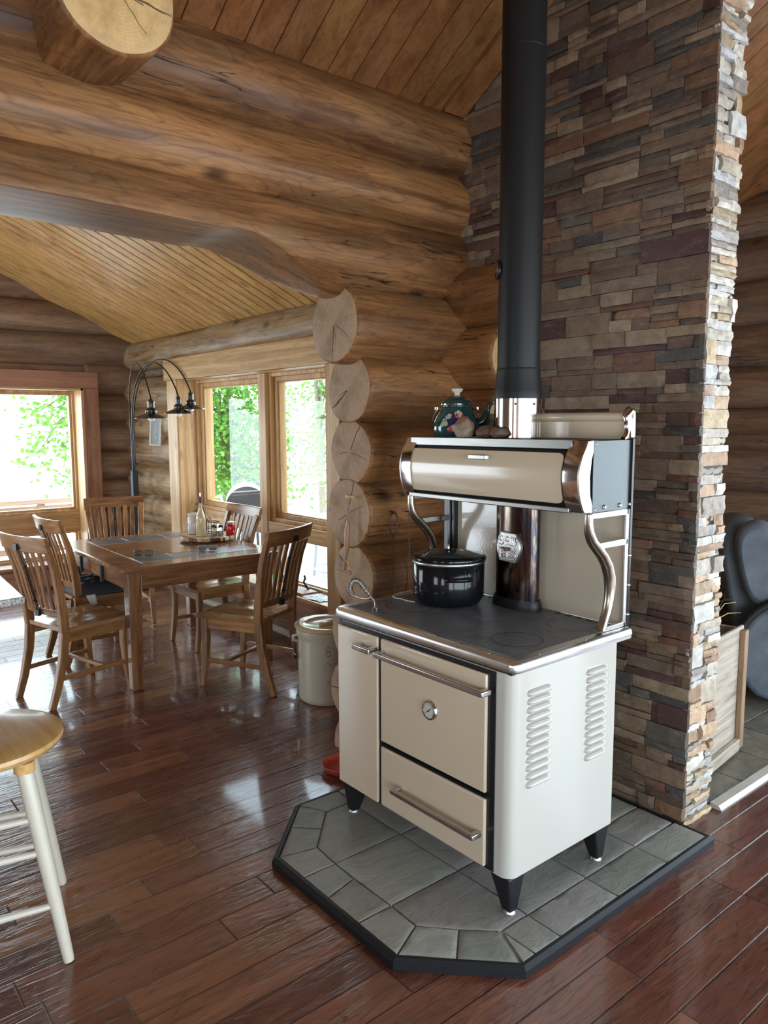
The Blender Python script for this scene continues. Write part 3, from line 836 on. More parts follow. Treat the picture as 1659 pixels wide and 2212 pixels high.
def panel(name, y0, y1, z0, z1, mat=None, bv=.006):
    g = G(); g.box(1.686, 1.70, y0, y1, z0, z1)
    return obj(name, g, mat or M['cream'], stove, bevel=bv, seg=3)
fd = panel('firebox_door', 2.088, 2.334, .182, .822)
od = panel('oven_door', 1.549, 2.070, .432, .822)
dr = panel('drawer', 1.549, 2.070, .184, .412)
g = G()
for i in range(60):
    y = 1.553+i*.0087; g.box(1.688, 1.695, y, y+.005, .419, .4245)
g.tube([(1.692, 1.549, .422), (1.692, 2.07, .422)], .0025, 6)
obj('door_gasket', g, M['iron'], stove)
def handle(parent, y0, y1, z, x=1.686, out=.045, w=.0095):
    g = G()
    # flat faced cast bar with returns
    yy = [y0, y0+(y1-y0)*.015, y0+(y1-y0)*.985, y1]
    g.prism([(x-out, y0+.004), (x-out+.002, y0-.003), (x-out+.014, y0-.003), (x-out+.014, y1+.003), (x-out+.002, y1+.003), (x-out, y1-.004)], z-w, z+w)
    for y in (y0+.008, y1-.008): g.box(x-out+.006, x+.001, y-.011, y+.011, z-w, z+w)
    obj('handle', g, M['brushed'], parent, bevel=.004, seg=3)
handle(fd, 2.088, 2.185, .775, w=.010)
handle(od, 1.528, 2.060, .772)
handle(dr, 1.560, 1.965, .292)
g = G(); g.lathe([(0, 0), (.033, 0), (.035, .004), (.032, .010), (.027, .011), (.026, .007)], n=32, axis='x'); g.xf(Matrix.Translation((1.686, 1.80, .633)) @ Matrix.Scale(-1, 4, (1, 0, 0)))
th = obj('thermometer', g, M['chrome'], od)
g = G(); g.lathe([(0, .0075), (.026, .0075), (.026, .005)], n=32, axis='x'); g.xf(Matrix.Translation((1.686, 1.80, .633)) @ Matrix.Scale(-1, 4, (1, 0, 0)))
obj('dial_face', g, M['dial'], th)
g = G()
for i in range(17):
    a = math.radians(-130+i*260/16); r0, r1 = (.019, .0235) if i % 2 == 0 else (.021, .0235)
    g.tube([(1.6778, 1.80-math.sin(a)*r0, .633+math.cos(a)*r0), (1.6778, 1.80-math.sin(a)*r1, .633+math.cos(a)*r1)], .0006, 4)
g.tube([(1.677, 1.80+.010, .633-.008), (1.677, 1.80-.014, .633+.012)], [.0018, .0006], 5)
g.lathe([(0, 0), (.003, 0), (.003, .002), (0, .002)], (1.6758, 1.80, .633), 10, axis='x')
obj('needle', g, M['ink'], th)
# side louvres
def capsule_bump(x0, x1, z, h=.0115, out=.017):
    g = G(); rows = []
    n = 14
    for i in range(n+1):
        t = i/n; x = x0+(x1-x0)*t
        e = min(1, math.sqrt(max(0, 1-(max(0, abs(t-.5)-.38)/.12)**2)))
        r = []
        for j in range(9):
            a = PI*j/8
            zz = z+h*math.cos(a)*(.25+.75*e); yy = 1.4565-out*math.sin(a)*e*(1 if j < 5 else .85)
            r.append((x+(.002*math.sin(a)), yy, zz))
        rows.append(r)
    g.grid(rows); return g
for xa, xb in ((1.773, 1.886), (2.078, 2.190)):
    for k in range(12):
        z = .765-k*.0272+.0
        obj('louver', capsule_bump(xa, xb, z), M['cream_cool_lit'], body, smooth=80)
# legs
for x, y, sx, sy in ((1.75, 1.505, 1, 1), (1.75, 2.30, 1, -1), (2.21, 1.505, -1, 1), (2.21, 2.30, -1, -1)):
    g = G()
    def sq(cx_, cy_, h): return [(cx_-h, cy_-h), (cx_+h, cy_-h), (cx_+h, cy_+h), (cx_-h, cy_+h)]
    b = [(px_, py_, .045) for px_, py_ in sq(x-.004*sx, y-.016*sy, .019)]; t = [(px_, py_, .172) for px_, py_ in sq(x, y, .042)]
    g.hexa(b, t); lg = obj('leg', g, M['iron'], stove, bevel=.008, seg=3)
    g = G(); g.lathe([(0, .035), (.018, .035), (.02, .039), (.016, .047), (0, .047)], (x-.004*sx, y-.016*sy, 0), 20)
    obj('foot_pad', g, M['brushed'], lg)
# cooktop
top_poly = rrect(1.690, 2.335, 1.436, 2.372, .035, 6)
g = G(); n = len(top_poly); rows = []
for off, z in ((.010, .846), (.002, .848), (0, .856), (.0, .868), (.003, .877), (.010, .883), (.022, .886), (.040, .886), (.041, .882)):
    rows.append([(*p, z) for p in rrect(1.690+off, 2.335-off, 1.436+off, 2.372-off, max(.006, .035-off), 6)])
g.grid(rows, closeu=True)
g.add(rows[0], [tuple(range(n))[::-1]])
rim = obj('cooktop_rim', g, M['nickel'], stove, smooth=50)
g = G(); ip = rrect(1.731, 2.294, 1.477, 2.331, .006, 6)
g.prism(ip, .870, .8855); ct = obj('cooktop', g, M['cooktop'], stove)
def ringline(cx_, cy_, r, w=.0012, z=.886, n=48, sy=1):
    g.grid([[(cx_+q*math.cos(2*PI*k/n), cy_+q*math.sin(2*PI*k/n)*sy, z) for k in range(n)] for q in (r-w, r+w)], closeu=True)
for a_ in ((1.93, 2.175, .098), (2.18, 1.60, .085), (1.89, 1.60, .085)):
    g = G(); ringline(*a_); obj('burner_line', g, M['black'], ct)
g = G()
g.box(1.79, 1.793, 2.19, 2.33, .8854, .8862); g.box(1.76, 1.80, 2.198, 2.201, .8854, .8862); g.box(1.765, 1.768, 2.14, 2.335, .8854, .8862)
obj('engraved_line', g, M['black'], ct)
for y in (1.545, 1.59, 1.635, 1.68, 1.73, 2.07, 2.12):
    g = G(); g.lathe([(0, 0), (.012, 0), (.012, .0012), (0, .0012)], (2.275, y, .8848), 16, sy=1.3); obj('vent_hole', g, M['ink'], ct)
for x, y in ((1.706, 2.261), (1.706, 2.032), (1.706, 1.789), (1.706, 1.556), (1.82, 1.452), (2.059, 1.452), (2.30, 1.455)):
    g = G(); g.lathe([(.0045, 0), (.0045, .0012), (.002, .0025), (0, .0025)], (x, y, .8855), 12); obj('screw', g, M['brushed'], rim)
# splash back
g = G(); g.box(2.296, 2.304, 1.465, 2.335, .886, 1.32); sb = obj('splash_back', g, M['plate'], stove)
g = G(); g.box(2.304, 2.316, 1.455, 2.35, .86, 1.545); obj('rear_sheet', g, M['black'], stove)
g = G(); g.box(2.270, 2.300, 2.285, 2.345, .886, 1.31); g.box(2.262, 2.270, 2.30, 2.315, .886, 1.31); obj('left_post', g, M['black'], stove, bevel=.003)
# side brackets: cast plate with an S curved arm
def bracket(y, s):
    g = G(); a, b = sorted((y, y+.010*s))
    g.box(2.286, 2.312, a, b, .888, 1.305)
    g.box(2.085, 2.30, a, b, 1.283, 1.305)
    g.box(2.118, 2.30, a, b, 1.178, 1.202)
    g.box(2.170, 2.30, a, b, .888, .905)
    pl = obj('side_bracket', g, M['nickel'], stove, bevel=.003)
    pts = [(2.078, 1.300), (2.077, 1.270), (2.083, 1.240), (2.100, 1.210), (2.128, 1.183), (2.160, 1.155), (2.188, 1.120), (2.205, 1.080), (2.212, 1.040), (2.208, .995), (2.196, .955), (2.180, .925), (2.165, .895)]
    h = G(); h.tube([(p, y+.008*s, q) for p, q in pts], [.015, .016, .018, .020, .022, .0225, .0225, .022, .021, .019, .0175, .017, .018], 14, flat=.8)
    obj('curved_arm', h, M['wood_reflect'], pl, smooth=60)
    for x, z in ((2.306, .93), (2.306, 1.035), (2.306, 1.14)):
        r = G(); r.lathe([(.0065, 0), (.0065, .002), (.003, .006), (0, .006)], n=12, axis='y'); r.xf(Matrix.Translation((x+.004, y-.0005*s, z)) @ Matrix.Scale(-s, 4, (0, 1, 0)))
        obj('rivet', r, M['nickel'], pl)
bracket(1.458, 1); bracket(2.352, -1)
# warming shelf
prof = [(2.073, 1.541), (2.062, 1.520), (2.046, 1.495), (2.034, 1.465), (2.028, 1.430), (2.030, 1.395), (2.038, 1.355), (2.052, 1.322), (2.062, 1.306)]
def smooth_line(P, k=5):
    out = []
    for i in range(len(P)-1):
        p0, p1, p2, p3 = P[max(i-1, 0)], P[i], P[i+1], P[min(i+2, len(P)-1)]
        for j in range(k):
            t = j/k
            out.append(tuple(.5*(2*b+(c-a)*t+(2*a-5*b+4*c-d)*t*t+(3*b-a-3*c+d)*t**3) for a, b, c, d in zip(p0, p1, p2, p3)))
    return out+[P[-1]]
prof = smooth_line(prof)
shelf = G(); shelf.prism(prof+[(2.313, 1.306), (2.313, 1.541)], 1.475, 2.335, 'y')
sh = obj('warming_shelf', shelf, M['black'], stove, smooth=40)
for ya, yb in ((1.462, 1.476), (2.334, 2.348)):
    g = G(); g.box(2.09, 2.314, ya, yb, 1.303, 1.542); obj('side_panel', g, M['shelfside'], sh, bevel=.002)
def pr_at(z, off):
    for (xa, za), (xb, zb) in zip(prof, prof[1:]):
        if zb <= z <= za: t = (za-z)/(za-zb); return xa+(xb-xa)*t-off
    return prof[0][0]-off
# roll door: rounded rectangle following the bulge
def curved_sheet(y0, y1, z0, z1, off, r, th_):
    g = G(); nz = 48; rows = []; back = []
    for j in range(nz+1):
        z = z0+(z1-z0)*j/nz
        d = 0
        if z-z0 < r: d = r-math.sqrt(max(0, r*r-(r-(z-z0))**2))
        if z1-z < r: d = r-math.sqrt(max(0, r*r-(r-(z1-z))**2))
        rows.append([(pr_at(z, off), y0+d+(y1-y0-2*d)*i/8, z) for i in range(9)])
        back.append([(p[0]+th_, p[1], p[2]) for p in rows[-1]])
    g.grid(rows); g.grid([r_[::-1] for r_ in back])
    m = 9
    def loop(R): return R[0]+[r_[-1] for r_ in R[1:-1]]+R[-1][::-1]+[r_[0] for r_ in R[-2:0:-1]]
    A, B = loop(rows), loop(back); k = len(A)
    g.add(A+B, [(i, (i+1) % k, k+(i+1) % k, k+i) for i in range(k)])
    return g
rd = obj('roll_door', curved_sheet(1.540, 2.300, 1.332, 1.500, .0065, .024, .005), M['cream'], sh, smooth=50)
g = G(); g.prism([(2.018, 1.868), (2.012, 1.872), (2.008, 1.95), (2.014, 1.956), (2.046, 1.956), (2.046, 1.945), (2.022, 1.942), (2.022, 1.880), (2.046, 1.878), (2.046, 1.866)], 1.468, 1.484)
obj('handle', g, M['brushed'], rd, bevel=.002)
g = G(); g.box(2.050, 2.078, 1.52, 2.315, 1.512, 1.544); g.box(2.078, 2.10, 1.465, 2.345, 1.540, 1.5445); obj('top_rail', g, M['dullsteel'], sh, bevel=.003)
g = G(); g.box(2.040, 2.066, 1.52, 2.315, 1.302, 1.320); obj('bottom_rail', g, M['dullsteel'], sh, bevel=.003)
def end_cap(y, s):
    # flat cast plate on the side plus a broad curved face band
    g = G(); outl = [(x-.012, z) for x, z in prof]
    inner = [(2.112, 1.303), (2.112, 1.330), (2.092, 1.330), (2.080, 1.36), (2.075, 1.42), (2.082, 1.48), (2.092, 1.508), (2.115, 1.508), (2.115, 1.543)]
    a, b = sorted((y, y-.007*s)); g.prism(outl+inner, a, b, 'y')
    ec = obj('end_bracket', g, M['nickel'], sh, bevel=.002)
    g = G(); a, b = sorted((y, y+.060*s)); rows = []
    for x, z in prof:
        rows.append([(x-.0125, a, z), (x-.0135, (a+b)/2, z), (x-.0115, b, z)])
    g.grid(rows); g.grid([[(p[0]+.011, p[1], p[2]) for p in r_[::-1]] for r_ in rows])
    for i in (0, 2): g.grid([[r_[i] for r_ in rows], [(r_[i][0]+.011, r_[i][1], r_[i][2]) for r_ in rows]])
    obj('curved_band', g, M['chrome'], ec, smooth=50)
    for x, z in ((2.103, 1.53), (2.103, 1.314)):
        r = G(); r.lathe([(.005, 0), (.005, .0015), (.002, .004), (0, .004)], n=12, axis='y'); r.xf(Matrix.Translation((x, y-.007*s, z)) @ Matrix.Scale(-s, 4, (0, 1, 0)))
        obj('rivet', r, M['brushed'], ec)
end_cap(1.470, 1); end_cap(2.340, -1)
kt_scale = 1.1
for x in (2.155, 2.245, 2.306):
    r = G(); r.lathe([(.008, 0), (.008, .002), (.004, .007), (0, .007)], n=14, axis='y'); r.xf(Matrix.Translation((x, 1.462, 1.320)) @ Matrix.Scale(-1, 4, (0, 1, 0)))
    obj('rivet', r, M['nickel'], sh)
# back rail above the shelf
g = G(); g.prism([(2.285, 1.543), (2.313, 1.543), (2.313, 1.625), (2.304, 1.634), (2.290, 1.636), (2.276, 1.630), (2.270, 1.618), (2.276, 1.608), (2.285, 1.603)], 1.478, 2.335, 'y')
br = obj('back_rail', g, M['cream'], sh, smooth=60)
for y in (1.458, 2.335):
    g = G(); g.tube([(2.262, y+.009, 1.545), (2.275, y+.009, 1.555), (2.285, y+.009, 1.575), (2.284, y+.009, 1.60), (2.278, y+.009, 1.622), (2.292, y+.009, 1.640), (2.308, y+.009, 1.636), (2.312, y+.009, 1.60), (2.312, y+.009, 1.55)], [.009, .010, .011, .012, .015, .015, .013, .012, .012], 12)
    obj('rail_end', g, M['chrome'], br, smooth=70)
# flue casing with badge
g = G(); g.lathe([(.052, .915), (.052, 1.31)], (2.243, 1.905, 0), 40, sy=1.95); fl = obj('flue_casing', g, M['flue'], stove)
g = G(); g.lathe([(.060, .886), (.060, .905), (.056, .925), (.053, .925)], (2.243, 1.905, 0), 40, sy=1.9); obj('flue_collar', g, M['iron'], fl)
bx, by, bz = 2.184, 1.905, 1.127
out_b = [(-.031, .055), (.031, .052), (.044, .020), (.047, 0), (.044, -.018), (.030, -.056), (-.034, -.053), (-.043, -.018), (-.045, .004), (-.042, .024)]
g = G(); g.prism([(by-.006-u*1.3, bz+v*1.05) for u, v in out_b], bx-.004, bx+.012, 'x'); bd = obj('maker_badge', g, M['brushed'], fl, bevel=.0015)
g = G()
g.tube([(bx-.005, by-.006-u*1.22, bz+v*.98) for u, v in out_b], .0013, 6, closed=True)
def stroke(pts, r=.0024): g.tube([(bx-.005, by-.006-u*1.3, bz+v*1.05) for u, v in pts], r, 7)
def arc(cx_, cy_, rx, ry, a0, a1, n=12): return [(cx_+rx*math.cos(math.radians(a0+(a1-a0)*i/n)), cy_+ry*math.sin(math.radians(a0+(a1-a0)*i/n))) for i in range(n+1)]
# g
stroke(arc(-.027, .030, .0075, .0085, 0, 360)); stroke([(-.0185, .040), (-.0185, .020), (-.020, .011), (-.027, .007), (-.034, .010)])
# e
stroke([(-.011, .029), (.001, .0305)]); stroke([(.001, .0305)]+arc(-.0045, .029, .0065, .009, 20, 320))
# m
stroke([(.009, .039), (.009, .020)]); stroke([(.009, .033), (.013, .039), (.018, .037), (.019, .020)]); stroke([(.019, .033), (.023, .039), (.028, .037), (.029, .020), (.033, .022)])
stroke([(.032, .024), (.030, .012), (.022, .006), (.010, .007), (0, .011), (-.008, .008), (-.011, .004)], .0018)
stroke([(-.036, -.004), (-.024, -.008), (-.008, -.010), (.004, -.006), (.018, -.012), (.026, -.020), (.030, -.030), (.024, -.041), (.010, -.045), (-.028, -.045)], .0018)
stroke([(.022, -.002), (.031, -.002), (.0285, -.012), (.022, -.002)], .0018)
# P a c
stroke([(-.031, -.014), (-.031, -.040)]); stroke([(-.031, -.014)]+arc(-.029, -.022, .009, .008, 90, -90)+[(-.031, -.030)])
stroke(arc(-.010, -.028, .006, .008, 20, 340)); stroke([(-.004, -.019), (-.004, -.037)])
stroke(arc(.011, -.026, .008, .010, 50, 320))
obj('raised_lettering', g, M['nickel'], bd, smooth=70)
g = G(); g.tube([(bx-.004, by+.032, bz-.005), (bx-.012, by+.010, bz-.006), (bx-.012, by-.002, bz-.008)], [.003, .005, .0065], 8); g.lathe([(0, 0), (.008, 0), (.006, .012), (0, .012)], n=14, axis='x', c=(bx-.016, by-.002, bz-.008))
obj('damper_pointer', g, M['copper'], bd, smooth=60)

# ================================================================== STOVE PIPE
pipe = thing('stove_pipe', 'tall black stove pipe rising from a polished collar behind the teapot', 'stove pipe', (2.20, 1.88, 1.545))
g = G(); g.lathe([(.088, 1.545), (.088, 1.692)], (2.20, 1.88, 0), 48); pc = obj('pipe_collar', g, M['chrome'], pipe)
for a in (150, 215, 262):
    r = G(); q = math.radians(a); r.lathe([(.0045, 0), (.0045, .003), (0, .003)], n=10, axis='x'); r.xf(Matrix.Translation((2.20, 1.88, 1.668)) @ Matrix.Rotation(q, 4, 'Z') @ Matrix.Translation((.0875, 0, 0)))
    obj('screw', r, M['ink'], pc)
g = G(); g.lathe([(.0895, 1.688), (.0905, 1.694), (.087, 1.72), (.0805, 1.79), (.0805, 1.797), (.0795, 1.80)], (2.20, 1.88, 0), 48); obj('reducer', g, M['pipe'], pipe)
g = G(); g.lathe([(.0785, 1.797), (.0785, 2.905), (.0800, 2.907), (.0800, 2.912), (.0785, 2.914), (.0785, 3.465)], (2.20, 1.88, 0), 48); obj('pipe_tube', g, M['pipe'], pipe)
g = G()
pts = [(math.cos(t*.5)*(.004+.0011*t), math.sin(t*.5)*(.004+.0011*t)) for t in range(22)]
mg = thing('pipe_magnet', 'small copper coloured spiral disc stuck on the black stove pipe', 'magnet', (2.137, 1.93, 2.15))
# disc faces the room, resting on the pipe skin
nv = Vector((-.78, .62, 0)).normalized(); tv = Vector((0, 0, 1)).cross(nv)
def MP(u, v, d): return Vector((2.20, 1.88, 2.155))+nv*(.081+d)+tv*u+Vector((0, 0, 1))*v
g = G(); n = 28
g.grid([[MP(math.cos(2*PI*k/n)*r, math.sin(2*PI*k/n)*r*1.15, d) for k in range(n)] for r, d in ((.001, .004), (.022, .004), (.028, .007), (.030, .003), (.029, -.004), (.001, -.004))], closeu=True)
obj('disc', g, M['iron'], mg, smooth=60)
g = G(); g.tube([MP(u, v, .008) for u, v in pts], .0022, 6); g.tube([MP(.026*math.cos(t/20*2*PI), .030*math.sin(t/20*2*PI), .007) for t in range(20)], .002, 6, closed=True); obj('spiral', g, M['copper'], mg, smooth=60)

# ================================================================== ON THE STOVE
kt = thing('teapot', 'teal enamel teapot painted with flowers on the warming shelf', 'teapot', (2.17, 2.17, 1.5445))
kx, ky, kz = 2.17, 2.17, 1.5445
g = G(); g.lathe([(0, .001), (.075, .001), (.082, .008), (.088, .028), (.086, .050), (.076, .078), (.062, .100), (.054, .114), (.055, .122), (.058, .124)], (kx, ky, kz), 40)
kb = obj('pot_body', g, M['green'], kt, smooth=60)
g = G(); g.lathe([(.062, .121), (.063, .126), (.058, .128)], (kx, ky, kz), 40); obj('steel_rim', g, M['chrome'], kb, smooth=60)
g = G(); g.lathe([(.058, .127), (.054, .136), (.045, .142), (.034, .152), (.018, .158), (0, .160)], (kx, ky, kz), 40); ld = obj('lid', g, M['green'], kt, smooth=60)
g = G(); g.lathe([(0, .158), (.010, .158), (.010, .168), (.020, .176), (.021, .183), (.014, .187), (0, .187)], (kx, ky, kz), 24); obj('lid_knob', g, M['ivory'], ld, smooth=60)
dx, dy = .62, -.78    # spout towards the right of the picture
def KP(s_, h): return (kx+dx*s_, ky+dy*s_, kz+h)
g = G(); g.tube([KP(.070, .045), KP(.095, .060), KP(.106, .082), KP(.109, .105), KP(.116, .122), KP(.130, .130)], [.020, .017, .013, .010, .009, .0075], 16); obj('spout', g, M['green'], kt, smooth=60)
g = G()
for s_ in (-1, 1):
    g.tube([KP(.058*s_, .108), KP(.078*s_, .108)], .005, 8); g.lathe([(0, -.004), (.008, -.004), (.008, .006), (0, .006)], KP(.074*s_, .108), 10)
obj('handle_lug', g, M['chrome'], kt)
g = G(); g.tube([KP(-.072, .108), KP(-.085, .085), KP(-.092, .060)], .0028, 8); g.tube([KP(.074, .112), KP(.088, .10), KP(.093, .07)], .0028, 8); obj('bail_handle', g, M['chrome'], kt)
# painted flowers as petals lying on the curved body
def body_r(h):
    pr_ = [(.075, .001), (.082, .008), (.088, .028), (.086, .050), (.076, .078), (.062, .100), (.054, .114)]
    for (ra, ha), (rb, hb) in zip(pr_, pr_[1:]):
        if ha <= h <= hb: return ra+(rb-ra)*(h-ha)/(hb-ha)
    return .054
def petals(name, spots, mat, pn=5):
    for ang, h, r in spots:
        g = G()
        for k in range(pn):
            q = 2*PI*k/pn+ang; cu, cv = math.cos(q)*r*.55, math.sin(q)*r*.55
            lp = []
            for t in range(8):
                u = cu+math.cos(2*PI*t/8)*r*.42; v = cv+math.sin(2*PI*t/8)*r*.42
                hh = max(.003, min(.113, h+v)); R = body_r(hh)+.0008; a = math.radians(ang)+u/R
                lp.append((kx+R*math.cos(a), ky+R*math.sin(a), kz+hh))
            g.add(lp, [tuple(range(8))])
        obj(name, g, mat, kb, smooth=0)
petals('red_flower', [(234, .068, .025), (226, .044, .012), (209, .028, .012), (240, .048, .014)], plain('paint_red', (.45, .02, .03), .2))
petals('cream_flower', [(229, .086, .015), (203, .078, .011), (217, .033, .014), (250, .066, .012), (197, .050, .010)], plain('paint_cream', (.62, .52, .28), .2))
petals('blue_flower', [(217, .080, .014), (212, .055, .012), (198, .064, .019), (222, .062, .009)], plain('paint_blue', (.02, .03, .13), .2))
petals('pale_flower', [(192, .060, .012), (198, .075, .008), (187, .045, .009)], plain('paint_pale', (.35, .45, .42), .2))

kt.scale = (1.1, 1.1, 1.04)
def rock(name, c, s_, mat, label, seed, cat='rock'):
    g = G(); rows = []; nu, nv = 18, 10
    for j in range(nv+1):
        ph = PI*j/nv; r_ = []
        for i in range(nu):
            th_ = 2*PI*i/nu; d = Vector((math.sin(ph)*math.cos(th_), math.sin(ph)*math.sin(th_), math.cos(ph)))
            k = 1+.28*noise.noise(d*1.6+Vector((seed, 0, 0)))+.07*noise.noise(d*5+Vector((seed, 3, 0)))
            z = d.z*s_[2]*k; r_.append((c[0]+d.x*s_[0]*k, c[1]+d.y*s_[1]*k, max(1.5447, c[2]+z)))
        rows.append(r_)
    g.grid(rows, closeu=True)
    return tag(obj(name, g, mat, smooth=50, loc=(c[0], c[1], 1.5447)), label, cat)
rock('fossil_rock', (2.080, 2.040, 1.575), (.038, .044, .046), M['agate'], 'upright pale fossil rock leaning in front of the teapot', 3.3)
rock('brown_rock', (2.10, 1.945, 1.566), (.034, .048, .024), M['rock'], 'larger brown rock in front of the pipe collar', 8.1)
rock('brown_rock', (2.09, 1.875, 1.564), (.030, .036, .021), M['rock'], 'smaller round brown rock at the right of the rocks on the shelf', 5.2)

pot = thing('slow_cooker', 'black oval slow cooker with a dark glass lid on the cooktop', 'slow cooker', (2.08, 2.12, .886))
cx_, cy_, cz_ = 2.075, 2.115, .886
RM = Matrix.Translation((cx_, cy_, cz_)) @ Matrix.Rotation(math.radians(-42), 4, 'Z')
def L(prof, mat, name, par, n=48, sx=1.06, sy=.94, sm=50):
    g = G(); g.lathe(prof, (0, 0, 0), n, sx=sx, sy=sy); g.xf(RM); return obj(name, g, mat, par, smooth=sm)
pb = L([(0, .004), (.110, .004), (.120, .012), (.130, .030), (.133, .050), (.134, .168), (.130, .172)], M['pot'], 'base_shell', pot)
L([(.1345, .166), (.1375, .170), (.1375, .176), (.134, .179)], M['nickel'], 'rim_band', pb)
L([(.132, .178), (.1395, .181), (.141, .190), (.136, .196), (.130, .192), (.126, .186)], M['pot'], 'stoneware_rim', pot)
ld = L([(.132, .193), (.126, .196), (.110, .203), (.080, .210), (.045, .214), (0, .215)], M['lidglass'], 'lid', pot)
L([(.1335, .190), (.134, .196), (.129, .199)], M['pot'], 'lid_edge', ld)
g = G(); g.lathe([(0, 0), (.018, 0), (.014, .006), (0, .006)], (0, 0, .213), 20)
g.xf(RM); obj('knob_base', g, M['pot'], ld)
g = G(); g.tube([(0, -.010, .216), (0, -.011, .230), (0, -.004, .240), (0, .004, .240), (0, .011, .230), (0, .010, .216)], .0032, 8); g.xf(RM); obj('knob', g, M['chrome'], ld)
g = G()
g.tube([(-.046, .004, 0), (-.040, -.016, .004), (-.015, -.026, .005), (.015, -.026, .005), (.040, -.016, .004), (.046, .004, 0)], .0095, 10)
g.xf(Matrix.Translation((cx_, cy_, cz_)) @ Matrix.Rotation(math.radians(-117+90), 4, 'Z') @ Matrix.Translation((0, -.133, .118)))
obj('handle', g, M['pot'], pot, smooth=60)
g = G(); g.lathe([(0, 0), (.013, 0), (.010, .016), (0, .016)], n=16, axis='y'); g.xf(Matrix.Translation((cx_+.105, cy_-.095, cz_+.05)) @ Matrix.Rotation(math.radians(-135), 4, 'Z') @ Matrix.Rotation(PI, 4, 'Z')); obj('dial_knob', g, M['chrome'], pot)
g = G(); g.tube([(1.975, 2.205, .8885), (1.962, 2.235, .889), (1.965, 2.275, .8895), (1.955, 2.305, .890), (1.97, 2.335, .890), (2.02, 2.36, .889), (2.10, 2.366, .889)], .0028, 8); obj('power_cord', g, M['cord'], pot)

lf = thing('lid_lifter', 'coiled spring handled lid lifter resting on the left cooktop', 'lid lifter', (1.80, 2.32, .887))
g = G()
A, B, Cc = Vector((1.805, 2.245, .905)), Vector((1.815, 2.315, .93)), Vector((1.82, 2.42, .915))
core = [Vector((1.812, 2.275, .918)), Vector((1.815, 2.315, .905)), Vector((1.818, 2.365, .900)), Vector((1.82, 2.415, .904)), Vector((1.822, 2.432, .925)), Vector((1.822, 2.425, .948)), Vector((1.82, 2.400, .965)), Vector((1.818, 2.365, .966)), Vector((1.816, 2.325, .948)), Vector((1.812, 2.275, .918))]
g.tube(core, .0028, 7)
g.tube([(1.812, 2.275, .918), (1.807, 2.250, .912), (1.80, 2.235, .897), (1.79, 2.225, .890), (1.785, 2.212, .889)], [.004, .005, .0055, .006, .004], 8)
g.tube([(1.79, 2.225, .890), (1.775, 2.228, .889)], .004, 6)
obj('iron_hook', g, M['brushed'], lf, smooth=60)
g = G(); pts = []; path = core[3:10]; turns = 22
def cr(path, t):
    k = min(int(t*(len(path)-1)), len(path)-2); f_ = t*(len(path)-1)-k
    p0 = path[max(k-1, 0)]; p1 = path[k]; p2 = path[k+1]; p3 = path[min(k+2, len(path)-1)]
    return .5*((2*p1)+(p2-p0)*f_+(2*p0-5*p1+4*p2-p3)*f_*f_+(3*p1-p0-3*p2+p3)*f_**3)
for i in range(turns*12+1):
    t = i/(turns*12); p = cr(path, t*.97); q = cr(path, min(1, t*.97+.01)); T = (q-p).normalized() if (q-p).length > 1e-6 else Vector((0, 1, 0))
    n1 = T.cross(Vector((1, 0, 0))).normalized(); b1 = T.cross(n1); a = 2*PI*turns*t; R = .0115-.003*t
    pts.append(p+n1*math.cos(a)*R+b1*math.sin(a)*R)
g.tube(pts, .0016, 5); obj('spring_grip', g, M['coil'], lf, smooth=80)

# ================================================================== WINDOWS
def frame_rect(g, plane, a0, a1, z0, z1, w, d0, d1):
    """rectangular frame; plane 'x' has width along y, depth along x"""
    for (p, q, r, s_) in ((a0, a1, z0, z0+w), (a0, a1, z1-w, z1), (a0, a0+w, z0+w, z1-w), (a1-w, a1, z0+w, z1-w)):
        if plane == 'x': g.box(d0, d1, p, q, r, s_)
        else: g.box(p, q, d0, d1, r, s_)
w1 = struct_root('window_1', (3.1, 5.3, .3))
YA, YB = 4.06, 6.40
g = G(); g.box(2.875, 2.915, 3.93, 6.64, 1.985, 2.175); obj('header_board', g, M['trimY'], w1, bevel=.004)
g = G(); g.box(2.885, 3.24, YA, YB, 1.985, 2.005); obj('head_jamb', g, M['trimY'], w1)
g = G(); g.box(2.90, 3.24, YB, YB+.022, .33, 1.985); obj('side_jamb', g, M['trimZ'], w1)
g = G(); g.box(2.90, 3.24, YA-.022, YA, .33, 1.985); obj('side_jamb', g, M['trimZ'], w1)
g = G(); g.box(2.885, 2.912, YB+.004, YB+.20, .20, 1.984); obj('casing', g, M['trimZ'], w1, bevel=.004)
g = G(); g.box(2.870, 2.900, 3.93, 4.085, .19, 1.984); obj('casing', g, M['trimZ'], w1, bevel=.004)
g = G(); g.box(2.90, 3.24, YA, YB, .325, .357); obj('window_sill', g, M['trimY'], w1, bevel=.004)
g = G(); g.box(2.885, 2.91, 3.93, 6.6, .205, .335); obj('apron_board', g, M['rtrimY'], w1, bevel=.004)
g = G(); g.box(3.035, 3.20, 5.125, 5.235, .357, 1.985); obj('mullion', g, M['trimZ'], w1, bevel=.004)
g = G(); g.box(3.04, 3.20, YA, 5.125, .735, .835); g.box(3.04, 3.20, 5.235, YB, .735, .835); obj('transom_rail', g, M['trimY'], w1, bevel=.005)
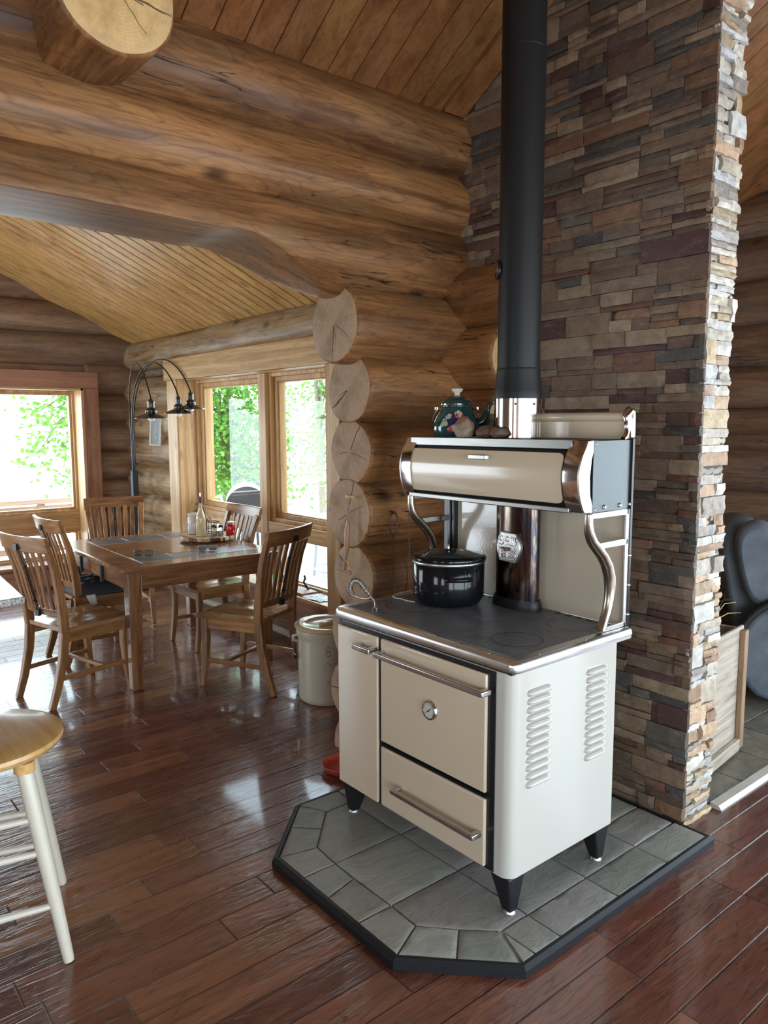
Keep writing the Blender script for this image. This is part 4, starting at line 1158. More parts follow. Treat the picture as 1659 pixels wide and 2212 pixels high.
for a0, a1 in ((YA, 5.125), (5.235, YB)):
    g = G(); frame_rect(g, 'x', a0, a1, .835, 1.985, .028, 3.07, 3.20); frame_rect(g, 'x', a0+.028, a1-.028, .863, 1.957, .035, 3.105, 3.185)
    frame_rect(g, 'x', a0+.063, a1-.063, .898, 1.922, .010, 3.12, 3.17)
    f_ = obj('window_frame', g, M['trimZ'], w1, bevel=.003)
    g = G(); g.box(3.145, 3.149, a0+.066, a1-.066, .90, 1.92); obj('pane', g, M['glass'], f_)
    g = G(); frame_rect(g, 'x', a0, a1, .357, .735, .024, 3.10, 3.20)
    f_ = obj('lower_frame', g, M['iron'] if False else M['trimY'], w1, bevel=.003)
    g = G(); frame_rect(g, 'x', a0+.024, a1-.024, .381, .711, .010, 3.13, 3.16); obj('seal', g, M['zinc'], f_)
    g = G(); g.box(3.143, 3.147, a0+.03, a1-.03, .387, .705); obj('pane', g, M['glass'], f_)

w2 = struct_root('window_2', (1.45, 7.8, .3))
XA, XB = .40, 2.485
g = G(); g.box(XA-.16, XB+.15, 7.655, 7.69, 1.945, 2.105); obj('header_board', g, M['rtrimX'], w2, bevel=.004)
g = G(); g.box(XB, XB+.15, 7.655, 7.69, .0, 1.944); obj('casing', g, M['rtrimZ'], w2, bevel=.004)
g = G(); g.box(XA-.15, XA, 7.655, 7.69, .0, 1.944); obj('casing', g, M['rtrimZ'], w2, bevel=.004)
g = G(); g.box(XB-.02, XB, 7.66, 8.02, .27, 1.945); obj('side_jamb', g, M['trimZ'], w2)
g = G(); g.box(XA, XA+.02, 7.66, 8.02, .27, 1.945); obj('side_jamb', g, M['trimZ'], w2)
g = G(); g.box(XA, XB, 7.66, 8.02, 1.925, 1.945); obj('head_jamb', g, M['trimX'], w2)
g = G(); g.box(XA, XB, 7.62, 8.02, .215, .245); obj('window_sill', g, M['rtrimX'], w2, bevel=.004)
g = G(); g.box(XA, XB, 7.66, 7.69, .02, .214); obj('apron_board', g, M['rtrimX'], w2, bevel=.004)
g = G(); g.box(XA+.02, XB-.02, 7.87, 7.99, .535, .715); obj('transom_rail', g, M['trimX'], w2, bevel=.004)
g = G(); frame_rect(g, 'y', XA+.02, XB-.02, .715, 1.925, .022, 7.88, 7.99); frame_rect(g, 'y', XA+.042, XB-.042, .737, 1.903, .022, 7.91, 7.97)
f_ = obj('window_frame', g, M['trimZ'], w2, bevel=.003)
g = G(); g.box(XA+.06, XB-.06, 7.93, 7.934, .755, 1.885); obj('pane', g, M['glass'], f_)
g = G(); frame_rect(g, 'y', XA+.02, XB-.02, .245, .535, .022, 7.88, 7.99); frame_rect(g, 'y', XA+.042, XB-.042, .267, .513, .018, 7.91, 7.97)
f_ = obj('lower_frame', g, M['trimX'], w2, bevel=.003)
g = G(); g.box(XA+.058, XB-.058, 7.93, 7.934, .283, .497); obj('pane', g, M['glass'], f_)

# ---- things on the deep sill
t = thing('window_crank', 'dark cranked window handle on the sill behind the dining chair', 'window handle', (3.06, 4.62, .357))
g = G(); g.box(3.04, 3.09, 4.55, 4.67, .357, .372); obj('crank_base', g, M['iron'], t, bevel=.005)
g = G(); g.tube([(3.065, 4.60, .372), (3.055, 4.62, .40), (3.04, 4.63, .43), (3.03, 4.60, .455), (3.02, 4.575, .462), (3.02, 4.59, .485)], [.011, .009, .008, .007, .007, .008], 8); obj('crank_arm', g, M['iron'], t, smooth=60)
g = G(); g.box(2.94, 3.075, 4.50, 4.78, .3575, .375); tag(obj('wood_block', g, M['rtrimY'], bevel=.003, loc=(3.0, 4.64, .3575)), 'short brown wooden board lying on the sill beside the crank', 'board')
g = G(); g.box(2.97, 3.06, 4.98, 5.12, .358, .405); bk = tag(obj('book', g, M['paper'], bevel=.002, loc=(3.0, 5.05, .358)), 'thick book with green cover lying on the window sill', 'book')
g = G(); g.box(2.968, 3.062, 4.978, 5.122, .405, .409); obj('book_cover', g, M['bookgreen'], bk)
g = G(); rows = []
for i in range(9):
    rows.append([(2.925+.022*i+.006*math.sin(j), 4.25+.03*j+.008*math.sin(i*1.3), .3585+.003+.0025*math.sin(i*.9+j*.7)) for j in range(9)])
g.grid(rows); g.grid([[(p[0], p[1], .3582) for p in r_[::-1]] for r_ in rows])
nk = N('printed_paper'); cc = nk.coord(rnd=False); nn = nk.noise(cc, 60, 3, .7); nk.pbr(nk.ramp(nn, [(.42, (.14, .16, .17)), (.5, (.66, .68, .68))]), .7)
tag(obj('folded_paper', g, nk.m, smooth=60, loc=(3.0, 4.36, .358)), 'crumpled printed paper on the near end of the window sill', 'paper')

# ================================================================== DINING TABLE
tb = thing('dining_table', 'square brown wooden dining table with inlaid dark slate tiles', 'table', (2.11, 4.95, 0), math.radians(-1.2))
def lb(name, x0, x1, y0, y1, z0, z1, mat, par=tb, bevel=.004, **k):
    g = G(); g.box(x0, x1, y0, y1, z0, z1); return obj(name, g, mat, par, world=False, bevel=bevel, **k)
tx, ty = .53, .675
top = lb('tabletop', -tx, tx, -ty, ty, .728, .758, M['tableX'], bevel=.008, seg=3)
def inlay(x0, x1, y0, y1):
    g = G(); g.box(x0, x1, y0, y1, .757, .7592); obj('grout_line', g, M['grout'], top, world=False)
    cuts = [x0, x0+(x1-x0)*.30, x0+(x1-x0)*.66, x1]
    for a_, b_ in zip(cuts, cuts[1:]):
        g = G(); g.box(a_+.003, b_-.003, y0+.003, y1-.003, .758, .7602)
        obj('slate_inlay', g, M['slatetile'], top, world=False, bevel=.001)
inlay(-.36, .44, -.52, -.30); inlay(-.36, .44, .32, .54)
lb('border_line', -.366, -.360, -.55, .56, .7575, .7588, M['grout'], top, 0)
for sx in (-1, 1):
    for sy in (-1, 1):
        g = G(); cxx, cyy = sx*(tx-.085), sy*(ty-.085)
        g.hexa([(cxx+a*.034, cyy+b*.034, 0) for a, b in ((-1,-1),(1,-1),(1,1),(-1,1))], [(cxx+a*.043, cyy+b*.043, .728) for a, b in ((-1,-1),(1,-1),(1,1),(-1,1))])
        obj('leg', g, M['tableZ'], tb, world=False, bevel=.005)
lb('apron', -tx+.09, tx-.09, -ty+.05, -ty+.075, .615, .727, M['tableX']); lb('apron', -tx+.09, tx-.09, ty-.075, ty-.05, .615, .727, M['tableX'])
lb('apron', tx-.075, tx-.05, -ty+.09, ty-.09, .615, .727, M['tableY']); ap = lb('apron', -tx+.05, -tx+.075, -ty+.09, ty-.09, .615, .727, M['tableY'])
for y0, y1 in ((-.50, -.09), (.03, .44)): pass
lb('drawer_front', -tx+.040, -tx+.052, -.14, .22, .63, .715, M['tableY'], ap, .003)
for y in (-.17, .25): lb('drawer_stop', -tx+.030, -tx+.05, y-.012, y+.012, .60, .727, M['rubber'], ap, .003)

# ================================================================== DINING CHAIRS (seat faces local +X)
def bar(g, p, q, w, d, up=(0, 1, 0)):
    p, q = Vector(p), Vector(q); t = (q-p).normalized(); u = (Vector(up)-t*t.dot(Vector(up))).normalized(); v = t.cross(u)
    c = [(-1,-1), (1,-1), (1,1), (-1,1)]
    g.hexa([p+u*w/2*a+v*d/2*b for a, b in c], [q+u*w/2*a+v*d/2*b for a, b in c])
def sweep(g, pts, ws, ds, side=(0, 1, 0)):
    rows = []
    pts = [Vector(p) for p in pts]; m = len(pts)
    for i, p in enumerate(pts):
        t = (pts[min(i+1, m-1)]-pts[max(i-1, 0)]).normalized(); u = (Vector(side)-t*t.dot(Vector(side))).normalized(); v = t.cross(u)
        w = ws[i] if isinstance(ws, (list, tuple)) else ws; d = ds[i] if isinstance(ds, (list, tuple)) else ds
        rows.append([p+u*w/2*a+v*d/2*b for a, b in ((-1,-1), (1,-1), (1,1), (-1,1))])
    g.grid(rows, closeu=True); k = len(g.v)
    g.f.append(tuple(range(k-4*m, k-4*m+4))[::-1]); g.f.append(tuple(range(k-4, k))); g.c += [None, None]; g.mi += [0, 0]
def make_chair(label, loc, rz, ornament=True):
    t = thing('dining_chair', label, 'chair', loc, rz, 'dining chairs')
    # saddle seat
    g = G(); rows = []; nx, ny = 12, 12
    for i in range(nx+1):
        x = -.205+.435*i/nx; half = .195+.035*(i/nx); r_ = []
        for j in range(ny+1):
            s_ = -1+2*j/ny; dip = .010*(1-abs(abs(s_)-.5)*2)*math.sin(PI*min(1, (i/nx)*1.1))
            r_.append((x+(.012*(1-s_*s_) if i == nx else 0), half*s_, .455-dip))
        rows.append(r_)
    g.grid(rows); low = [[(p[0], p[1], .430) for p in r_] for r_ in rows]; g.grid([r_[::-1] for r_ in low])
    def lp(R): return R[0]+[r_[-1] for r_ in R[1:-1]]+R[-1][::-1]+[r_[0] for r_ in R[-2:0:-1]]
    A_, B_ = lp(rows), lp(low); k = len(A_); g.add(A_+B_, [(i, (i+1) % k, k+(i+1) % k, k+i) for i in range(k)])
    obj('seat', g, M['seat'], t, world=False, bevel=.004, smooth=40)
    for s_ in (-1, 1):
        g = G(); sweep(g, [(.215, .200*s_, 0), (.195, .196*s_, .15), (.185, .196*s_, .30), (.188, .198*s_, .43)], [.030, .036, .040, .042], [.030, .036, .040, .042])
        obj('leg', g, M['chairZ'], t, world=False, bevel=.004)
        g = G(); sweep(g, [(-.285, .175*s_, 0), (-.245, .176*s_, .12), (-.205, .178*s_, .28), (-.190, .180*s_, .43)], [.030, .032, .034, .034], [.036, .042, .048, .050])
        obj('leg', g, M['chairZ'], t, world=False, bevel=.004)
        g = G(); sweep(g, [(-.190, .180*s_, .43), (-.195, .184*s_, .52), (-.212, .192*s_, .65), (-.245, .204*s_, .80), (-.290, .216*s_, .93)], [.036, .036, .038, .042, .044], [.050, .048, .042, .034, .028])
        obj('back_post', g, M['chairZ'], t, world=False, bevel=.004)
        g = G(); bar(g, (-.235, .177*s_, .165), (.19, .196*s_, .165), .018, .028); obj('stretcher', g, M['chairX'], t, world=False, bevel=.003)
        g = G(); bar(g, (-.17, .180*s_, .398), (.18, .196*s_, .398), .020, .062, (0, 1, 0)); obj('seat_rail', g, M['chairX'], t, world=False, bevel=.003)
    g = G(); bar(g, (.05, -.185, .17), (.05, .185, .17), .022, .022, (1, 0, 0)); obj('stretcher', g, M['chairY'], t, world=False, bevel=.003)
    g = G(); bar(g, (.188, -.18, .398), (.188, .18, .398), .020, .062, (1, 0, 0)); g.xf(Matrix.Identity(4)); obj('seat_rail', g, M['chairY'], t, world=False, bevel=.003)
    # curved crest and lower rail
    def curved(y0, y1, x, z0, z1, bow, th_, lean=0, name='crest_rail'):
        g = G(); n = 12; f1, b1 = [], []
        rows = []
        for i in range(n+1):
            s_ = -1+2*i/n; y = y0+(y1-y0)*i/n; xx = x-bow*(1-s_*s_)
            rows.append([(xx-lean, y, z1), (xx-lean+th_, y, z1), (xx+th_, y, z0), (xx, y, z0)])
        g.grid(rows, closeu=True); g.add(rows[0], [(3, 2, 1, 0)]); g.add(rows[-1], [(0, 1, 2, 3)])
        return obj(name, g, M['chairY'], t, world=False, bevel=.005)
    curved(-.240, .240, -.297, .895, .985, .035, .024, .022)
    curved(-.180, .180, -.203, .515, .560, .022, .020, .008, 'lower_rail')
    for i, y in enumerate((-.128, -.079, -.030, .030, .079, .128)):
        s_ = y/.2; k1 = .022*(1-s_*s_*1.2); k2 = .035*(1-s_*s_)
        g = G(); sweep(g, [(-.200-k1, y*.96, .54), (-.212-k1-.008, y*1.0, .63), (-.240-(k1+k2)/2, y*1.06, .76), (-.292-k2+.012, y*1.15, .915)], [.030, .030, .032, .034], .011)
        obj('back_slat', g, M['chairZ'], t, world=False, bevel=.002)
    if ornament:
        k1, k2 = .022, .035
        P_ = [(-.222-k1+.004, 0, .530), (-.224-k1-.002, 0, .60), (-.262-k1, 0, .76), (-.318-k2+.012, 0, .93)]
        p0, p1, p2, p3 = [Vector(p) for p in P_]
        g = G(); g.tube([p0, p1], .006, 8); g.tube([p2+(p3-p2)*.25, p3], .006, 8)
        a, b = p1, p2+(p3-p2)*.25
        for dy_ in (-.008, .008): g.tube([a+Vector((0, dy_, 0)), b+Vector((0, dy_, 0))], .0035, 6)
        g.tube([a-(b-a)*.08, a+(b-a)*.02], [.004, .014], 6); g.tube([b-(b-a)*.02, b+(b-a)*.08], [.014, .004], 6)
        g.box(p0.x-.006, p0.x+.012, -.018, .018, .510, .545); g.box(p3.x-.012, p3.x+.004, -.018, .018, .905, .940)
        obj('iron_tie_rod', g, M['iron'], t, world=False)
    return t
chA = make_chair('bare slat-back dining chair nearest the granite counter, its glossy seat beside the near table leg', (1.385, 4.585, 0), math.radians(15))
chB = make_chair('dining chair carrying the dark tufted cushion, behind the bare chair on the left side', (1.73, 5.26, 0), math.radians(3))
chC = make_chair('dining chair behind the far side of the table, in front of the arc lamp post', (2.20, 6.03, 0), math.radians(258))
chD = make_chair('dining chair on the window side tucked under the far right of the table', (2.475, 5.02, 0), math.radians(181))
chE = make_chair('dining chair angled out at the near right corner, closest to the stoneware crock', (2.265, 4.06, 0), math.radians(115))

cu = thing('seat_cushion', 'dark charcoal tufted cushion on the second chair along the left side of table', 'cushion', (1.73, 5.26, .4565), math.radians(3))
g = G(); rows = []; n = 22
def cushion_h(u, v):
    e = max(abs(u), abs(v)); edge = math.sqrt(max(0, 1-e**6))
    h = .082*edge
    for a in (-.5, 0, .5):
        for b in (-.5, 0, .5): h -= .026*math.exp(-((u-a)**2+(v-b)**2)/.010)*edge
    for a in (-.5, 0, .5): h -= .010*math.exp(-(u-a)**2/.006)*edge; h -= .010*math.exp(-(v-a)**2/.006)*edge
    return max(.004, h)
for i in range(n+1):
    u = -1+2*i/n; rows.append([(.01+.20*u, .205*(-1+2*j/n)*(1-.02*(u*u)), .012+cushion_h(u, -1+2*j/n)) for j in range(n+1)])
g.grid(rows); g.grid([[(p[0], p[1], .001) for p in r_[::-1]] for r_ in rows]); A_, B_ = None, None
def lp(R): return R[0]+[r_[-1] for r_ in R[1:-1]]+R[-1][::-1]+[r_[0] for r_ in R[-2:0:-1]]
A_ = lp(rows); B_ = [(p[0], p[1], .001) for p in A_]; k = len(A_); g.add(A_+B_, [(i, (i+1) % k, k+(i+1) % k, k+i) for i in range(k)])
obj('pad', g, M['cushion'], cu, world=False, smooth=60)
g = G(); g.tube([(-.185, -.17, .02), (-.23, -.19, .01), (-.24, -.195, -.05), (-.235, -.19, -.12)], .003, 6); g.tube([(-.185, -.16, .02), (-.235, -.185, 0), (-.25, -.20, -.08)], .003, 6); obj('tie', g, M['cushion'], cu, world=False)
g = G(); g.add([(-.15, -.211, .012), (-.09, -.212, .012), (-.085, -.235, -.05), (-.13, -.240, -.055), (-.15, -.212, .0125), (-.09, -.213, .0125), (-.085, -.236, -.049), (-.13, -.241, -.054)], [(0,1,2,3), (7,6,5,4), (0,4,5,1), (1,5,6,2), (2,6,7,3), (3,7,4,0)]); obj('care_tag', g, M['paper'], cu, world=False)

# ================================================================== ON THE TABLE
TZ = .7605
su = thing('lazy_susan', 'round striped wooden turntable on the dining table', 'lazy susan', (2.46, 5.00, TZ))
g = G(); g.lathe([(0, .001), (.13, .001), (.13, .010), (0, .010)], (2.46, 5.0, TZ), 40); obj('turntable_base', g, M['oak'], su)
g = G(); n = 16; pol = [(2.46+.20*math.cos(2*PI*(k+.5)/n), 5.0+.20*math.sin(2*PI*(k+.5)/n)) for k in range(n)]
g.prism(pol, TZ+.012, TZ+.038)
k = N('striped_butcher_block'); cc = k.coord(rnd=False); sp = k.t.nodes.new('ShaderNodeSeparateXYZ'); k.l(cc, sp.inputs[0])
wn = k.t.nodes.new('ShaderNodeTexWhiteNoise'); wn.noise_dimensions = '1D'; k.l(k.math('FLOOR', k.math('MULTIPLY', sp.outputs[0], 55.0)), wn.inputs['W'])
k.pbr(k.ramp(wn.outputs['Value'], [(0, (.10, .03, .015)), (.3, (.30, .13, .055)), (.5, (.5, .32, .16)), (.75, (.62, .46, .27)), (1, (.20, .07, .03))], 'CONSTANT'), .35)
obj('tray_top', g, k.m, su, bevel=.004)
SZ = TZ+.0385
def bottle(name, x, y, prof, mat, label, cat, extra=None, n=28):
    t = thing(name, label, cat, (x, y, SZ)); g = G(); g.lathe(prof, (x, y, SZ), n); b = obj('bottle_body' if cat == 'bottle' else 'jar_body', g, mat, t, smooth=50)
    return t, b
t, b = bottle('oil_bottle', 2.385, 4.95, [(0, .001), (.031, .001), (.034, .006), (.034, .125), (.030, .150), (.017, .180), (.013, .200), (.013, .240), (.014, .242)], M['oil'], 'tall cream coloured bottle with a dark stopper on the turntable', 'bottle')
g = G(); g.lathe([(0, .24), (.0155, .24), (.0165, .262), (.0145, .285), (0, .288)], (2.385, 4.95, SZ), 20); obj('stopper', g, M['cork'], t, smooth=50)
g = G(); g.tube([(2.385, 4.95, SZ+.286), (2.385, 4.95, SZ+.305)], .004, 8); g.lathe([(0, 0), (.007, .002), (.006, .009), (0, .011)], (2.385, 4.95, SZ+.303), 12); obj('pour_spout', g, M['chrome'], t)
t, b = bottle('glass_canister', 2.405, 5.10, [(0, .001), (.045, .001), (.047, .005), (.047, .115), (.040, .125), (.040, .13)], plain('whitish_canister', (.55, .5, .46), .25, coat=.4), 'cloudy white canister left of the cream bottle', 'canister')
g = G(); g.lathe([(0, .131), (.044, .131), (.046, .135), (.046, .148), (.040, .152), (0, .152)], (2.405, 5.10, SZ), 28); obj('lid', g, M['white'], t, smooth=50)
for x, y, lab in ((2.49, 4.955, 'left of the two small clear shakers beside the red jar'), (2.525, 4.925, 'right of the two small clear shakers, next to the red jar')):
    t = thing('salt_shaker', lab, 'shaker', (x, y, SZ), group='table shakers')
    g = G(); g.lathe([(0, .001), (.020, .001), (.023, .008), (.021, .035), (.016, .052), (.015, .055)], (x, y, SZ), 20); obj('glass_body', g, M['jar'], t, smooth=50)
    g = G(); g.lathe([(0, .003), (.018, .003), (.019, .030), (0, .031)], (x, y, SZ), 16); obj('contents', g, M['white'], t, smooth=50)
    g = G(); g.lathe([(.017, .054), (.017, .068), (.010, .074), (0, .075)], (x, y, SZ), 20); obj('cap', g, M['armrod'], t, smooth=50)
t = thing('red_jar', 'red glass jar with a metal lid at the right of the turntable', 'jar', (2.585, 4.885, SZ))
g = G(); g.lathe([(0, .001), (.030, .001), (.034, .006), (.034, .065), (.028, .078), (.026, .080)], (2.585, 4.885, SZ), 28); obj('jar_body', g, M['redjar'], t, smooth=50)
g = G(); g.lathe([(.028, .079), (.029, .082), (.029, .094), (.025, .096), (0, .096)], (2.585, 4.885, SZ), 28); obj('lid', g, M['brushed'], t, smooth=50)
t = thing('napkin_caddy', 'black wire caddy with a scrolled carrying handle behind the shakers', 'caddy', (2.51, 5.06, SZ))
g = G()
for z in (.004, .04, .085):
    g.tube([(2.455, 5.02, SZ+z), (2.565, 5.02, SZ+z), (2.565, 5.10, SZ+z), (2.455, 5.10, SZ+z)], .0022, 6, closed=True)
for i in range(6):
    for y in (5.02, 5.10): g.tube([(2.455+.022*i, y, SZ+.004), (2.455+.022*i, y, SZ+.085)], .0016, 5)
for i in range(4):
    for x in (2.455, 2.565): g.tube([(x, 5.02+.0267*i, SZ+.004), (x, 5.02+.0267*i, SZ+.085)], .0016, 5)
obj('wire_basket', g, M['wiremesh'], t)
g = G(); pts = [(2.51+math.cos(a)*.02*(1-i/26), 5.06, SZ+.105+math.sin(a)*.02*(1-i/26)) for i, a in [(i, -PI/2-i*.38) for i in range(22)]]
g.tube(pts, .002, 6); g.tube([(2.51, 5.06, SZ+.085), (2.475, 5.06, SZ+.11), (2.468, 5.06, SZ+.16), (2.455, 5.06, SZ+.205), (2.43, 5.06, SZ+.225), (2.40, 5.06, SZ+.22)], .0035, 7); obj('scroll_handle', g, M['armrod'], t, smooth=60)
def spectacles(label, x, y, rz, mat, lens):
    t = thing('eyeglasses', label, 'eyeglasses', (x, y, TZ), rz)
    for s_ in (-1, 1):
        g = G(); lp_ = [(s_*.034+.026*math.cos(a)*(1.0), 0, .023+.019*math.sin(a)) for a in [2*PI*i/20 for i in range(20)]]
        lp_ = [(s_*.034+max(-.024, min(.024, (p[0]-s_*.034)*1.15)), p[1], .023+max(-.017, min(.017, (p[2]-.023)*1.15))) for p in lp_]
        g.tube(lp_, .0022, 6, closed=True); r_ = obj('rim', g, mat, t, world=False, smooth=60)
        g = G(); g.hexa([(p[0], -.0008, p[2]) for p in lp_], [(p[0], .0008, p[2]) for p in lp_]); obj('lens', g, lens, r_, world=False)
        g = G(); g.tube([(s_*.060, 0, .030), (s_*.066, .008, .030), (s_*.060, .06, .022), (s_*.052, .115, .010), (s_*.05, .135, .003)], .002, 6); obj('temple_arm', g, mat, t, world=False, smooth=60)
    g = G(); g.tube([(-.010, 0, .027), (0, -.002, .031), (.010, 0, .027)], .0018, 6); obj('bridge', g, mat, t, world=False)
spectacles('dark framed eyeglasses at the left on the near slate inlay', 1.83, 4.63, math.radians(-42), M['iron'], M['lensg'])
spectacles('tinted sunglasses lying to the right of the dark framed pair', 2.24, 4.56, math.radians(-35), M['thin'], plain('tinted_lens', (.06, .05, .035), .08, coat=.5))

# ================================================================== FLOOR LAMP
lamp = thing('arc_floor_lamp', 'black floor lamp with three arching arms in the dining corner', 'floor lamp', (2.77, 7.17, 0))
lx, ly = 2.775, 7.17
g = G(); g.lathe([(0, .001), (.15, .001), (.15, .018), (.14, .026), (0, .030)], (lx, ly, 0), 40); obj('base', g, M['lamppost'], lamp)
g = G(); g.box(lx-.028, lx+.028, ly-.028, ly+.028, .028, 1.15); obj('pole', g, M['lamppost'], lamp, bevel=.005)
def bez(p, n=28):
    p = [Vector(q) for q in p]; out = []
    for i in range(n+1):
        t = i/n; out.append(p[0]*(1-t)**3+p[1]*3*t*(1-t)**2+p[2]*3*t*t*(1-t)+p[3]*t**3)
    return out
S3 = [(2.318, 5.599, 1.643, -.02), (2.74, 6.04, 1.685, 0), (2.86, 6.06, 1.725, .02)]
for i, (sx, sy, sz, o) in enumerate(S3):
    topz = sz+.150
    b0 = Vector((lx+o*.8, ly+.0+o*.3, 1.45)); pts = [Vector((lx+o*.6, ly, 1.10))]+bez([b0, b0+Vector((-.02, .02, .74+.02*i)), Vector((sx, sy, topz))+Vector((.10*(2.8-sx)+.02, .42, .52)), (sx, sy, topz)])
    g = G(); g.tube(pts, .0065, 8); arm = obj('arm', g, M['armrod'], lamp, smooth=80)
    g = G(); R = .122
    g.lathe([(R, 0), (R+.001, .003), (R*.82, .016), (R*.50, .032), (R*.34, .040), (R*.36, .046), (R*.33, .050), (R*.34, .060), (R*.26, .072), (R*.20, .082), (R*.215, .090), (R*.2, .096), (R*.215, .102), (R*.20, .108), (R*.215, .115), (R*.235, .128), (R*.12, .136), (R*.06, .15), (0, .152)], (sx, sy, sz-.004), 36)
    g.lathe([(R-.001, .0008), (R*.8, .013), (R*.45, .029), (R*.2, .034), (0, .034)], (sx, sy, sz-.004), 36)
    sh_ = obj('lamp_shade', g, M['shade'], lamp, smooth=40)
    g = G(); g.lathe([(0, -.028), (.014, -.025), (.026, -.010), (.028, .004), (.022, .020), (.014, .032), (0, .034)], (sx, sy, sz+.001), 24); obj('bulb', g, M['bulb'], sh_, smooth=60)

t = thing('hanging_frame', 'small whitish framed glass panel hanging on the logs behind the lamp', 'hanging frame', (2.93, 7.05, 1.40))
FM = Matrix.Translation((2.905, 6.93, 1.53)) @ Matrix.Rotation(math.radians(-35), 4, 'Z') @ Matrix.Rotation(math.radians(4), 4, 'Y')
g = G(); frame_rect(g, 'y', -.055, .055, -.14, .13, .018, -.010, .010); g.xf(FM); obj('frame', g, M['white'], t, bevel=.002)
g = G(); g.box(-.04, .04, -.004, .004, -.125, .115); g.xf(FM); obj('glass_panel', g, plain('grey_glass', (.16, .19, .21), .15, coat=.3), t)
g = G(); g.tube([(0, -.007, -.09), (.012, -.007, -.06), (-.006, -.007, -.02), (.010, -.007, .02), (0, -.007, .06)], .004, 6); g.xf(FM); obj('figure', g, M['bulb'], t)
g = G(); g.tube([(0, 0, .13), (0, .01, .20), (0, .02, .22)], .002, 5); g.xf(FM); obj('hanger', g, M['thin'], t)

# ================================================================== CROCK, DISH, STOOL, COUNTER
ck = thing('stoneware_crock', 'tall tan stoneware crock with a lid and the number 8', 'crock', (2.46, 3.51, 0))
qx, qy = 2.475, 3.52; CR = .176
g = G(); g.lathe([(0, .002), (CR-.012, .002), (CR-.004, .010), (CR, .03), (CR+.002, .36), (CR+.006, .385), (CR+.012, .395), (CR+.012, .425), (CR+.006, .43)], (qx, qy, 0), 56); cb_ = obj('crock_body', g, M['crock'], ck, smooth=50)
g = G(); g.lathe([(CR+.018, .432), (CR+.020, .440), (CR+.012, .449), (CR-.015, .452), (CR-.045, .444), (CR-.05, .440), (.06, .438), (0, .438)], (qx, qy, 0), 56); cl = obj('lid', g, M['crocklid'], ck, smooth=50)
g = G(); g.lathe([(0, .437), (.045, .437), (.048, .447), (.040, .456), (0, .457)], (qx, qy, 0), 28, sx=1.3, sy=.55); obj('lid_grip', g, M['crocklid'], cl, smooth=50)
va = math.degrees(math.atan2(-qy, -qx))     # facing the room
def on_crock(u, h, d=.0008): a = math.radians(va)+u/CR; r_ = CR+.001+d; return (qx+r_*math.cos(a), qy+r_*math.sin(a), h)
g = G()
n8 = [(.011*math.sin(2*t)*1.0*(1 if math.sin(t) > 0 else .82), 0) for t in (0,)]
g.tube([on_crock(.010*math.cos(a), .338+.013*math.sin(a)) for a in [2*PI*i/20 for i in range(20)]], .0013, 5, closed=True)
g.tube([on_crock(.0135*math.cos(a), .311+.015*math.sin(a)) for a in [2*PI*i/20 for i in range(20)]], .0015, 5, closed=True)
obj('number_eight', g, M['ink'], cb_)
g = G(); rr = random.Random(3)
lp_ = [on_crock(.0+(.024+.004*math.sin(5*a))*math.cos(a), .235+(.020+.004*math.cos(7*a))*math.sin(a)) for a in [2*PI*i/40 for i in range(40)]]
g.tube(lp_, .0009, 4, closed=True); g.tube([on_crock(.022, .245), on_crock(.04, .258), on_crock(.055, .266)], .0009, 4); g.tube([on_crock(-.012, .235), on_crock(.0, .24), on_crock(.02, .24)], .0007, 4)
g.tube([on_crock(.018+.024*math.cos(a), .145+.014*math.sin(a)) for a in [2*PI*i/24 for i in range(24)]], .0009, 4, closed=True)
for h in (.141, .147, .152): g.tube([on_crock(.002, h), on_crock(.034, h)], .0008, 4)
obj('leaf_stamp', g, M['fadedink'], cb_)
hv = math.radians(va-78)
hx, hy = math.cos(hv), math.sin(hv)
g = G(); g.tube([(qx+hx*(CR+.002), qy+hy*(CR+.002), .39), (qx+hx*(CR+.030), qy+hy*(CR+.030), .385), (qx+hx*(CR+.030), qy+hy*(CR+.030), .36), (qx+hx*(CR+.004), qy+hy*(CR+.004), .352)], .010, 8); obj('ear', g, M['crock'], ck, smooth=60)
g = G(); g.tube([(qx+hx*(CR+.022), qy+hy*(CR+.022), .37), (qx+hx*(CR+.020), qy+hy*(CR+.020), .32), (qx+hx*(CR+.012), qy+hy*(CR+.012), .27)], .003, 6); g.tube([(qx+hx*(CR+.022)-hy*.03, qy+hy*(CR+.022)+hx*.03, .265), (qx+hx*(CR+.03)+hy*.03, qy+hy*(CR+.03)-hx*.03, .265)], .010, 8); obj('bail_grip', g, M['iron'], ck)

g = G(); g.lathe([(0, .002), (.075, .002), (.088, .012), (.098, .034), (.101, .036), (.096, .037), (.084, .016), (.07, .008), (0, .008)], (1.975, 2.70, 0), 32); tag(obj('red_dish', g, M['red'], smooth=50, loc=(1.975, 2.70, 0)), 'orange red plastic dish on the floor behind the left of the stove', 'dish')

